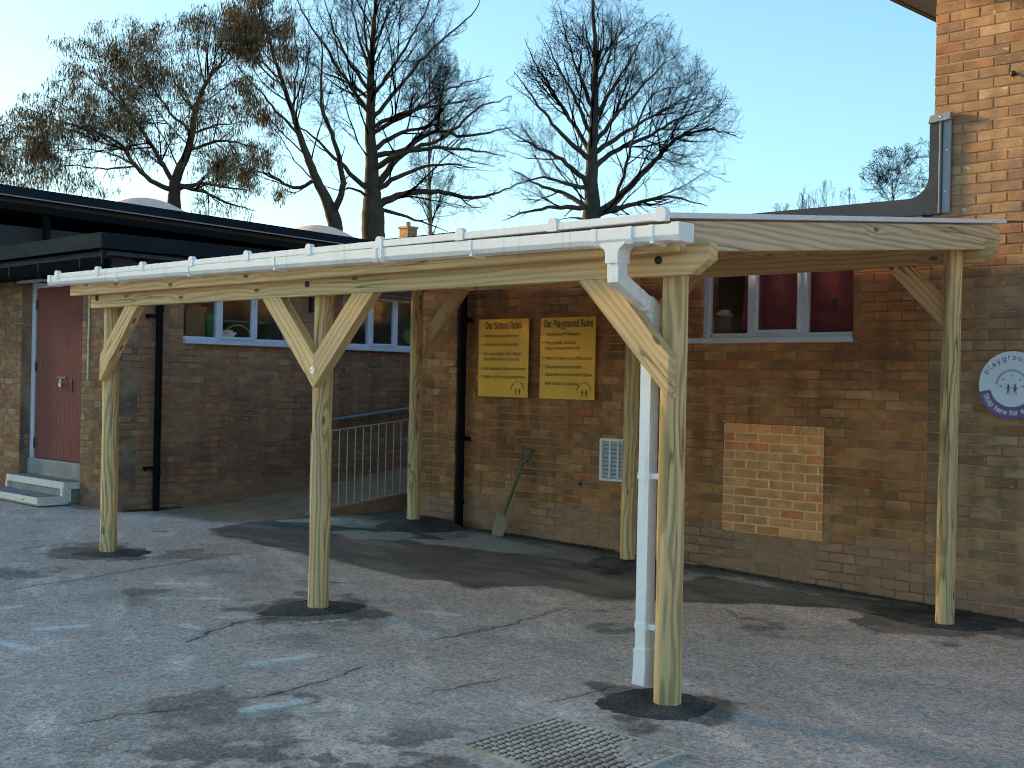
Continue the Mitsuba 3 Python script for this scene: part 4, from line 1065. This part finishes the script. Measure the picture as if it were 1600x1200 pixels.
V = np.array([[P_(-.035 + .235 * g, a * w_, .018 * (1 - a * a) * 1.0 - .02 * (1 - g) + s) for g, a, w_ in zip(gy.ravel(), gx.ravel(), wid.ravel())] for s in (0, .004)]).reshape(-1, 3)
i, j = np.meshgrid(np.arange(12), np.arange(12), indexing='ij'); Q = np.stack([i * 13 + j, (i + 1) * 13 + j, (i + 1) * 13 + j + 1, i * 13 + j + 1], -1).reshape(-1, 4)
bmesh = trimesh.Trimesh(V, np.vstack([np.vstack([Q[:, [0, 1, 2]], Q[:, [0, 2, 3]]]), np.vstack([Q[:, [0, 2, 1]], Q[:, [0, 3, 2]]]) + 169]), process=False)
scene['spade_blade2'] = {'type': 'twosided', 'bsdf': {'type': 'ref', 'id': 'spade_blade'}}
obj('blade', bmesh, 'spade_blade2', SP, smooth=True)

# manhole cover
MC = thing('manhole_cover', 'worn iron manhole cover with raised studs, half buried in the tarmac', 'manhole cover')
mx0, mx1, my0, my1, mz = -4.03, -3.33, 3.70, 4.33, lambda x: gz(x)
zc = float(gz(-3.59))
slope = math.atan((gz(-3.33) - gz(-4.03)) / .7)
Tm = trimesh.transformations.translation_matrix((-3.59, 4.06, zc)) @ trimesh.transformations.rotation_matrix(-slope, (0, 1, 0)) @ trimesh.transformations.rotation_matrix(math.radians(3), (0, 0, 1))
m = bx(-.35, .35, -.315, .315, -.02, .008); m.apply_transform(Tm); obj('plate', m, 'iron_dark', MC)
m = cat(bx(-.37, .37, -.335, -.318, -.02, .014), bx(-.37, .37, .318, .335, -.02, .014), bx(-.37, -.353, -.318, .318, -.02, .014), bx(.353, .37, -.318, .318, -.02, .014)); m.apply_transform(Tm); obj('frame', m, 'iron', MC)
sv = trimesh.Trimesh([[-.5, -.5, 0], [.5, -.5, 0], [.5, .5, 0], [-.5, .5, 0], [-.36, -.36, 1], [.36, -.36, 1], [.36, .36, 1], [-.36, .36, 1]], [[4, 5, 6], [4, 6, 7], [0, 1, 5], [0, 5, 4], [1, 2, 6], [1, 6, 5], [2, 3, 7], [2, 7, 6], [3, 0, 4], [3, 4, 7]], process=False)
mr = np.random.default_rng(3); studs = []
for a in range(15):
    for b in range(14):
        x, y = -.322 + a * .046, -.295 + b * .0454
        s = sv.copy(); s.apply_scale((.036 if (a + b) % 2 else .024, .024 if (a + b) % 2 else .036, .007)); s.apply_translation((x, y, .0075)); studs.append(s)
for s in studs:
    s.apply_transform(Tm); obj('stud', s, 'iron', MC)
m = blob([(-3.45, 4.17), (-3.30, 4.05), (-3.20, 4.22), (-3.23, 4.40), (-3.45, 4.42), (-3.58, 4.35)], 21, .010, 40, 0, .12); obj('tarmac_smear', m, 'asphalt', MC, smooth=True)

# leaf litter and weeds along the wall foot
lr = np.random.default_rng(12)
def litter(n, line, spread, size):
    line = np.array(line); out_v, out_f = [], []
    for k in range(n):
        t = lr.uniform(0, len(line) - 1.001); q = int(t); p = line[q] + (line[q + 1] - line[q]) * (t - q)
        x, y = p[0] + lr.normal(0, .02), p[1] - abs(lr.normal(0, spread))
        s = size * lr.uniform(.5, 1.5); a, b = lr.uniform(0, 6.28), lr.uniform(-.6, .6)
        d = np.array([math.cos(a), math.sin(a), b]); e = np.array([-math.sin(a) * .6, math.cos(a) * .6, lr.uniform(-.5, .5)])
        c = np.array([x, y, gz(x) + .008 + lr.uniform(0, .01)])
        v = [c - d * s, c + e * s * .6, c + d * s, c - e * s * .6 + [0, 0, s * .3]]
        out_f += [[len(out_v), len(out_v) + 1, len(out_v) + 2], [len(out_v), len(out_v) + 2, len(out_v) + 3]]; out_v += v
    return (np.array(out_v), np.array(out_f))
mat('leaf_litter_mat', base_color=proc(lambda p, n, uv: mix((0.035, 0.035, 0.018), (0.12, 0.085, 0.045), noise(p.x * 40, p.y * 40, 1))), roughness=0.9)
scene['leaf_two'] = {'type': 'twosided', 'bsdf': {'type': 'ref', 'id': 'leaf_litter_mat'}}
obj('leaf_litter', litter(1500, [(-6.3, 8.69), (-5.2, 8.68), (-4.3, 8.68), (-3.6, 8.69)], .05, .011), 'leaf_two', kind='stuff', label='dead leaves and moss along the foot of the brown wall', cat='leaf litter')
obj('leaf_litter', litter(700, [(-8.9, 8.66), (-7.9, 8.68), (-7.2, 8.68)], .06, .012), 'leaf_two', kind='stuff', label='crumbs of soil and leaves beside the spade at the wall foot', cat='leaf litter')
obj('leaf_litter', litter(420, [(-12.47, 6.75), (-12.46, 7.4)], .05, .014), 'leaf_two', kind='stuff', label='dead leaves at the foot of the left black downpipe', cat='leaf litter')

# ---------------------------------------------------------------- bare winter trees behind the buildings


def tubes(P, R, sides):
    """Many tubes of the same number of points at once: P (n, k, 3), R (n, k)."""
    n, k = P.shape[:2]
    T_ = np.gradient(P, axis=1); T_ /= np.linalg.norm(T_, axis=2, keepdims=True) + 1e-9
    ref = np.where(np.abs(T_[..., 2:]) < .8, [0, 0, 1.0], [1.0, .1, 0])
    A = np.cross(T_, ref); A /= np.linalg.norm(A, axis=2, keepdims=True) + 1e-9
    Bv = np.cross(T_, A); ang = np.arange(sides) * 2 * np.pi / sides
    V = P[:, :, None] + R[:, :, None, None] * (np.cos(ang)[:, None] * A[:, :, None] + np.sin(ang)[:, None] * Bv[:, :, None])
    q, i, j = np.meshgrid(np.arange(n), np.arange(k - 1), np.arange(sides), indexing='ij')
    b = q * k * sides
    Q = np.stack([b + i * sides + j, b + i * sides + (j + 1) % sides, b + (i + 1) * sides + (j + 1) % sides, b + (i + 1) * sides + j], -1).reshape(-1, 4)
    return V.reshape(-1, 3), Q[:, ::-1]


def tree(label, group, depth, trunk, limbs, crown, r_base, seed, bark='bark_brown', twig='twig_brown', up=.10, seeds=0, seed_px=1e9, twr=.0055, name='bare_tree', scale=1.0, droop=0.0, ang=34, dens=1.0, free=.38):
    """A bare tree: trunk and main limbs along given lines, then four orders of branches and twigs that grow on along their parents, inside the crown."""
    r = np.random.default_rng(seed); px_m = depth / FPX; step = .2 * scale
    lines, rads = [], []

    def line(P, wig):
        t = np.concatenate([[0], np.cumsum(np.linalg.norm(np.diff(P, axis=0), axis=1))]); n = max(4, int(t[-1] / step)); s_ = np.linspace(0, t[-1], n + 1)
        Q = np.stack([np.interp(s_, t, P[:, k]) for k in range(3)], 1)
        for _ in range(3): Q[1:-1] = .5 * Q[1:-1] + .25 * (Q[:-2] + Q[2:])
        Q[1:-1] += r.normal(0, step * wig, Q[1:-1].shape)
        return Q

    Q = line(np.array([at(x, y, depth) for x, y in trunk]), .06); n = len(Q)
    t = np.linspace(0, 1, n)
    low = (Q[:, 2] - Q[0, 2]) / (Q[-1, 2] - Q[0, 2])
    f0 = min(.75, free)
    R = r_base * np.where(low < f0, 1.10 - .15 * low / f0, .95 - .88 * (np.maximum(low - f0, 0) / (1 - f0)) ** .45)
    R = np.maximum(R, .012 * scale)
    lines.append(Q); rads.append(R)
    for lim in limbs:
        a0 = at(lim[0][0], lim[0][1], depth)
        best = min(((np.linalg.norm(L_ - a0, axis=1).min(), k) for k, L_ in enumerate(lines)))[1]
        k = int(np.argmin(np.linalg.norm(lines[best] - a0, axis=1))); st = lines[best][k]
        dd = (st - CAM) @ _F - depth
        ext = np.linalg.norm(at(*lim[-1], depth) - a0)
        spread = r.choice([-1, 1]) * r.uniform(.25, .65) * ext
        P = np.array([st] + [at(x, y, depth + dd + spread * (q + 1) / (len(lim) - 1)) for q, (x, y) in enumerate(lim[1:])])
        Q = line(P, .09); ln = np.linalg.norm(np.diff(Q, axis=0), axis=1).sum()
        r0 = min(rads[best][k] * .50, .021 * ln + .02 * scale)
        lines.append(Q); rads.append(np.maximum(r0 * (1 - np.linspace(0, 1, len(Q)) ** .9 * .9), .009 * scale))

    def inside(P):
        c = P - CAM; z = c @ _F; u, v = 800 + FPX * (c @ RIGHT) / z, 600 - FPX * (c @ UP) / z
        ok = np.zeros(len(P), bool)
        for e in crown:
            ok |= ((u - e[0]) / e[2]) ** 2 + ((v - e[1]) / e[3]) ** 2 + ((z - depth) / (px_m * (e[2] + e[3]) * .5)) ** 2 < 1
        return ok

    def order(P, R, spacing, l0, l1, a_deg, k, tmin, trop, jit, rfac, rmax):
        """Children of the branches P (n, k, 3): they leave at about a_deg, bend upwards and stop at the crown's edge."""
        seg_ = np.linalg.norm(np.diff(P, axis=1), axis=2); ln = seg_.sum(1)
        cnt = np.maximum(1, r.poisson(ln * (1 - tmin) / spacing * dens))
        src = np.repeat(np.arange(len(P)), cnt); m_ = len(src)
        if m_ == 0: return None
        tt = tmin + (1 - tmin) * r.random(m_) ** .85
        x = tt * (P.shape[1] - 1); i0 = np.minimum(x.astype(int), P.shape[1] - 2); fr = (x - i0)[:, None]
        st = P[src, i0] * (1 - fr) + P[src, i0 + 1] * fr
        rp = R[src, i0] * (1 - fr[:, 0]) + R[src, i0 + 1] * fr[:, 0]
        d0 = P[src, i0 + 1] - P[src, i0]; d0 /= np.linalg.norm(d0, axis=1, keepdims=True) + 1e-9
        w_ = np.cross(d0, r.normal(size=d0.shape)); w_ /= np.linalg.norm(w_, axis=1, keepdims=True) + 1e-9
        an = np.radians(r.normal(a_deg, 11, (m_, 1)))
        d = d0 * np.cos(an) + w_ * np.sin(an)
        L_ = (l0 + l1 * ln[src] * (1 - .35 * tt)) * r.uniform(.6, 1.25, m_)
        for _ in range(5):
            out = ~inside(st + (d + [0, 0, trop * 1.5]) * L_[:, None])
            L_ = np.where(out, L_ * .72, L_)
        pts, dd = [st], d
        for q in range(k - 1):
            dd = dd + np.array([0, 0, trop]) + r.normal(0, jit, dd.shape); dd /= np.linalg.norm(dd, axis=1, keepdims=True)
            pts.append(pts[-1] + dd * (L_ / (k - 1))[:, None])
        C = np.stack(pts, 1)
        r0 = np.minimum(rp * rfac, rmax * scale)
        RR = r0[:, None] * (1 - .72 * np.linspace(0, 1, k)[None])
        return C, np.maximum(RR, twr * .55)

    def same(Ls, Rs, k):
        P, R = [], []
        for q, (L_, R_q) in enumerate(zip(Ls, Rs)):
            s_ = np.linspace(0, len(L_) - 1, k); i0 = np.minimum(s_.astype(int), len(L_) - 2); fr = (s_ - i0)[:, None]
            P.append(L_[i0] * (1 - fr) + L_[i0 + 1] * fr); R.append(np.interp(s_, np.arange(len(L_)), R_q))
        return np.array(P), np.array(R)

    P1, R1 = same([lines[0][low > f0 * .95]] + lines[1:], [rads[0][low > f0 * .95]] + rads[1:], 14)
    P2, R2 = order(P1, R1, .40 * scale, .45 * scale, .50, ang, 10, .08, up * .7, .10, .50, .026)
    P3, R3 = order(P2, R2, .26 * scale, .25 * scale, .46, ang, 8, .10, up * .6, .12, .62, .0125)
    P4, R4 = order(P3, R3, .17 * scale, .18 * scale, .42, ang, 5, .10, up * .5 - droop, .14, .68, .0075)
    P5, R5 = order(P4, R4, .20 * scale, .12 * scale, .45, ang + 4, 3, .15, up * .3 - droop, .18, .75, .0065)
    Vt, Ft, nt, Vc, Fc, nc = [], [], 0, [], [], 0
    for q, (Q, R) in enumerate(zip(lines, rads)):
        if q == 0: R = R.copy(); R[:3] *= [1.3, 1.15, 1.05]
        m = tube(Q, R, 12 if R[0] > .1 else 8, False)
        if q == 0: Vt.append(np.array(m.vertices)); Ft.append(np.array(m.faces))
        else: Vc.append(np.array(m.vertices)); Fc.append(np.array(m.faces) + nc); nc += len(m.vertices)
    tri = lambda F: np.vstack([F[:, [0, 1, 2]], F[:, [0, 2, 3]]])
    for P, R, sd_ in ((P2, R2, 5), (P3, R3, 4)):
        V, F = tubes(P, R, sd_); Vc.append(V); Fc.append(tri(F) + nc); nc += len(V)
    V4, F4 = tubes(P4, np.maximum(R4, twr * .8), 3); V5, F5 = tubes(P5, np.maximum(R5, twr * .6), 3)
    t = thing(name, label, 'tree', group)
    obj('trunk', (np.vstack(Vt), np.vstack(Ft)), bark, t, smooth=True)
    cr = obj('crown', trimesh.Trimesh(np.vstack(Vc), np.vstack(Fc), process=False), bark, t, smooth=True)
    obj('twigs', (np.vstack([V4, V5]), np.vstack([tri(F4), tri(F5) + len(V4)])), twig, cr, kind='stuff')
    if seeds:
        ends = np.vstack([P4[:, -1], P4[:, 2], P3[:, -1]])
        u = 800 + FPX * ((ends - CAM) @ RIGHT) / ((ends - CAM) @ _F)
        cand = ends[(u < seed_px) | (r.random(len(u)) < .05)]
        clump = meshkit.noise(cand * 1.0, 5)
        cand = cand[clump * .6 + r.random(len(cand)) * .5 > .48]
        hub = cand[r.integers(0, len(cand), seeds // 9)]
        c = np.where(r.random((seeds, 1)) < .5, hub[r.integers(0, len(hub), seeds)], cand[r.integers(0, len(cand), seeds)]) + r.normal(0, 1, (seeds, 3)) * [.085, .085, .06]
        L_ = r.uniform(.06, .19, (seeds, 1)); w_ = r.uniform(.006, .013, (seeds, 1)); a = r.uniform(0, 6.28, seeds)
        sx_ = np.stack([np.cos(a), np.sin(a), a * 0], 1) * w_
        dn = np.stack([r.normal(0, .2, seeds), r.normal(0, .2, seeds), -np.ones(seeds)], 1) * L_
        V = np.stack([c, c + dn * .45 + sx_, c + dn, c + dn * .55 - sx_], 1).reshape(-1, 3)
        k = np.arange(seeds)[:, None] * 4
        obj('seed_clusters', (V, np.vstack([k + [0, 1, 2], k + [0, 2, 3]])), 'seed_brown', cr, kind='stuff', label='hanging bunches of brown winter seeds')
    if False: print(name, len(P2), len(P3), len(P4), len(P5))
    return t


GRP = 'bare trees beyond the roofs'
tree('bare tree full of brown hanging seed bunches, at the far left', GRP, 30, [(272, 620), (272, 285), (288, 248), (301, 215), (303, 175), (315, 140), (345, 100), (365, 70)],
     [[(272, 288), (240, 232), (215, 195), (190, 160), (150, 130), (110, 100)], [(270, 300), (235, 285), (208, 255), (190, 225), (150, 205), (110, 195), (70, 180), (40, 170)], [(301, 212), (262, 172), (235, 130), (222, 90), (200, 50)], [(302, 205), (340, 195), (385, 190)],
      [(292, 240), (340, 218), (385, 225), (420, 240)], [(208, 258), (150, 266), (105, 255), (70, 275), (30, 290)], [(318, 135), (325, 80), (322, 40)], [(272, 290), (320, 300), (360, 320), (400, 330)], [(110, 195), (60, 215), (20, 240), (-20, 250)], [(235, 130), (180, 110), (130, 90)], [(208, 258), (170, 238), (120, 232), (60, 238), (5, 225)], [(272, 292), (310, 285), (350, 292), (405, 300)], [(150, 205), (105, 165), (72, 150)], [(303, 180), (270, 130), (265, 80)], [(110, 195), (60, 180), (25, 190), (-10, 200)]],
     [(235, 130, 175, 115), (75, 225, 110, 85), (345, 90, 80, 90), (330, 270, 100, 70), (170, 250, 130, 70), (20, 260, 60, 60)], .25, 5, up=.03, seeds=30000, free=.50, dens=1.1, scale=.8, ang=46)
tree('bare leaning tree behind the roof, between the seed tree and the largest trunk', GRP, 31, [(530, 620), (525, 350), (512, 315), (495, 285), (478, 240), (462, 190), (445, 140), (425, 80), (408, 20), (398, -30)],
     [[(495, 285), (460, 300), (430, 275), (395, 265), (365, 280)], [(470, 215), (430, 170), (392, 130), (362, 90), (345, 50)], [(458, 175), (465, 100), (460, 40), (450, -20)], [(520, 340), (536, 300), (532, 250), (515, 200), (500, 160), (505, 100), (500, 40)], [(445, 140), (400, 100), (380, 40), (370, -10)]],
     [(400, 150, 80, 170), (460, 60, 70, 110), (490, 220, 60, 90), (400, 280, 70, 50)], .19, 9, seeds=13000, seed_px=458, free=.45, scale=.8, dens=.9, ang=36)
tree('largest bare tree with a thick dark trunk, its top beyond the picture', GRP, 33, [(584, 640), (583, 370), (582, 300), (580, 240), (578, 170), (580, 100), (586, 20), (592, -70)],
     [[(588, 330), (610, 310), (640, 300), (690, 300), (745, 312), (790, 296), (815, 285)], [(584, 300), (620, 275), (660, 262), (700, 255), (745, 262)], [(584, 300), (610, 260), (645, 222), (685, 200), (722, 217), (760, 207), (805, 198)], [(582, 215), (620, 185), (660, 168), (700, 137), (770, 118)],
      [(582, 190), (620, 140), (660, 90), (700, 55), (740, 20), (765, -25)], [(580, 160), (610, 110), (645, 60), (672, 0), (685, -50)], [(578, 180), (545, 130), (505, 70), (475, 20), (450, -30)], [(570, 160), (535, 122), (505, 118), (490, 100)], [(578, 300), (545, 270), (505, 228), (472, 198), (450, 190)],
      [(580, 115), (560, 60), (548, 0), (540, -50)], [(582, 110), (568, 40), (574, -40)], [(585, 80), (605, 30), (615, -30)], [(583, 250), (640, 232), (690, 220), (750, 165), (800, 150)], [(582, 310), (555, 290), (530, 300), (505, 290)], [(583, 235), (625, 205), (665, 200), (720, 180)], [(585, 325), (620, 332), (660, 347), (700, 362)], [(580, 145), (542, 92), (512, 22), (500, -30)], [(582, 205), (640, 172), (700, 162), (765, 150)], [(583, 270), (620, 240), (680, 230), (740, 235), (790, 245)]],
     [(600, 90, 150, 170), (690, 190, 115, 130), (700, 290, 100, 65), (500, 200, 80, 130), (740, 90, 60, 90), (560, -40, 130, 80)], .32, 14, up=.08, twr=.0060, free=.44, scale=.95, ang=40, dens=.82)
tree('slim pale barked tree standing just right of the largest trunk', GRP, 40, [(676, 640), (673, 370), (671, 290), (670, 200), (672, 120), (670, 60)], [[(671, 230), (690, 200), (700, 160)], [(671, 210), (655, 170), (650, 130)], [(671, 150), (685, 110), (690, 80)], [(671, 290), (650, 270), (640, 262)], [(671, 270), (695, 245), (705, 240)], [(671, 180), (652, 150), (645, 110)]],
     [(672, 150, 50, 120), (672, 260, 40, 80)], .13, 17, bark='bark_birch', up=.1, droop=.12, name='birch_tree', free=.34, scale=.9, dens=1.3)
tree('round crowned bare tree alone in the middle of the sky', GRP, 40, [(925, 640), (925, 345), (924, 280), (927, 200), (930, 130), (930, 60), (926, 0), (922, -40)],
     [[(920, 290), (895, 262), (865, 240), (820, 222), (785, 195)], [(918, 330), (885, 305), (835, 285), (795, 262)], [(922, 300), (890, 290), (850, 275), (800, 290)], [(925, 235), (893, 190), (862, 140), (832, 92), (820, 60)], [(928, 180), (902, 110), (882, 50), (872, 5)], [(929, 190), (962, 130), (992, 80), (1012, 40)],
      [(928, 340), (950, 325), (985, 290), (1015, 260), (1055, 215), (1110, 200), (1150, 212)], [(970, 300), (983, 245), (1003, 172), (1022, 142), (1062, 135), (1095, 122)], [(1015, 258), (1060, 252), (1105, 268), (1135, 285)], [(927, 240), (985, 202), (1040, 168), (1100, 150)], [(930, 140), (958, 75), (970, 20)], [(926, 260), (960, 235), (1010, 215), (1060, 185), (1120, 165)],
      [(920, 345), (895, 335), (870, 345)], [(945, 330), (990, 315), (1020, 335)], [(926, 215), (905, 165), (880, 120), (850, 60)], [(930, 120), (945, 60), (940, 0)], [(930, 342), (985, 320), (1045, 305), (1105, 322)], [(920, 330), (872, 322), (815, 332), (785, 345)], [(924, 255), (882, 218), (832, 152), (803, 112)], [(1015, 262), (1065, 285), (1110, 310)], [(926, 225), (975, 165), (1030, 105), (1060, 85)], [(865, 240), (830, 250), (790, 235)]],
     [(960, 165, 165, 170), (1060, 210, 112, 105), (845, 210, 82, 120), (1000, 300, 110, 50), (850, 295, 75, 50), (925, 40, 100, 70)], .40, 23, up=.06, bark='bark_grey', twig='twig_purple', twr=.0068, free=.42, scale=1.1, ang=38, dens=.88)
tree('small round bare tree above the grey roof beside the tall wall', GRP, 52, [(1397, 640), (1396, 330), (1395, 300), (1394, 280)], [[(1395, 305), (1370, 285), (1350, 290)], [(1395, 300), (1420, 270), (1445, 250)], [(1394, 290), (1380, 255), (1370, 240)], [(1394, 290), (1410, 250), (1425, 225)], [(1395, 310), (1430, 295), (1455, 285)], [(1394, 295), (1365, 265), (1352, 262)], [(1394, 288), (1395, 250), (1398, 230)]],
     [(1400, 280, 62, 55), (1440, 268, 45, 55)], .14, 31, up=.06, bark='bark_brown', twr=.0085, free=.86, scale=.66, ang=44, dens=.95)
for k, (x, hgt) in enumerate(((1222, 318), (1262, 290), (1290, 280), (1325, 292))):
    tree(('leftmost and faintest', 'second from the left', 'third from the left', 'rightmost')[k] + ' of the distant pale trees above the grey felt roof', 'distant bare trees above the felt roof', 75, [(x, 640), (x, 360), (x + 2, 340), (x + 1, hgt + 12)], [[(x, 345), (x - 10, 330), (x - 14, hgt + 15)], [(x, 345), (x + 10, 325), (x + 13, hgt + 14)]],
         [(x, (hgt + 345) / 2, 22, (345 - hgt) / 2 + 4)], .09, 41 + k, up=.2, bark='bark_birch', twig='twig_purple', twr=.008, name='far_tree', free=.85, scale=1.0, ang=26, dens=.9)

# a house far off between the trunks
H = thing('house', 'distant house roof with a brick chimney glimpsed between the tree trunks', 'house')
hp = at(634, 370, 62); hx, hy = hp[0], hp[1] - 3.5; zr = hp[2]
obj('wall', bx(hx - 4, hx + 4, hy, hy + 7, 0, zr - 2), 'brick_door', H)
obj('roof', prism([(hy - .4, zr - 2.1), (hy + 3.5, zr), (hy + 7.4, zr - 2.1)], hx - 4.2, hx + 4.2, 'x'), 'felt_front', H)
cpos = hp + RIGHT * .25
obj('chimney', cat(bx(cpos[0] - .32, cpos[0] + .32, hy + 3.2, hy + 3.8, zr - 1, zr + .38), bx(cpos[0] - .37, cpos[0] + .37, hy + 3.15, hy + 3.85, zr + .38, zr + .48), cyl((cpos[0], hy + 3.5, zr + .46), (cpos[0], hy + 3.5, zr + .72), .11, 12)), 'brick_tall', H)

# added leaf screen, unseen at the left, that filters the low sun off the playground
def screen(x, y0, y1, z1, n, size, seed):
    r = np.random.default_rng(seed)
    c = np.stack([x + r.uniform(-2.5, 2.5, n), r.uniform(y0, y1, n), r.uniform(0, z1, n)], 1)
    top = z1 - .7 * meshkit.fbm(np.stack([c[:, 1] * .6, c[:, 0] * .6, c[:, 0] * 0], 1), 3, seed)
    c = c[c[:, 2] < top]; n = len(c)
    a, b = r.normal(size=(n, 3)), r.normal(size=(n, 3))
    a /= np.linalg.norm(a, axis=1, keepdims=True); b -= a * (a * b).sum(1, keepdims=True); b /= np.linalg.norm(b, axis=1, keepdims=True)
    s = size * r.uniform(.6, 1.4, (n, 1))
    V = np.stack([c - a * s, c - b * s * .6, c + a * s, c + b * s * .6], 1).reshape(-1, 3)
    k = np.arange(n)[:, None] * 4
    return V, np.vstack([k + [0, 1, 2], k + [0, 2, 3]])


obj('added_sun_screen', screen(-42, -13, 2.8, SCREEN_TOP, SCREEN_N, .16, 77), 'leaf_two', kind='stuff', label='unseen evergreen leaves added beyond the left edge of the picture to filter the low sun', cat='trees')
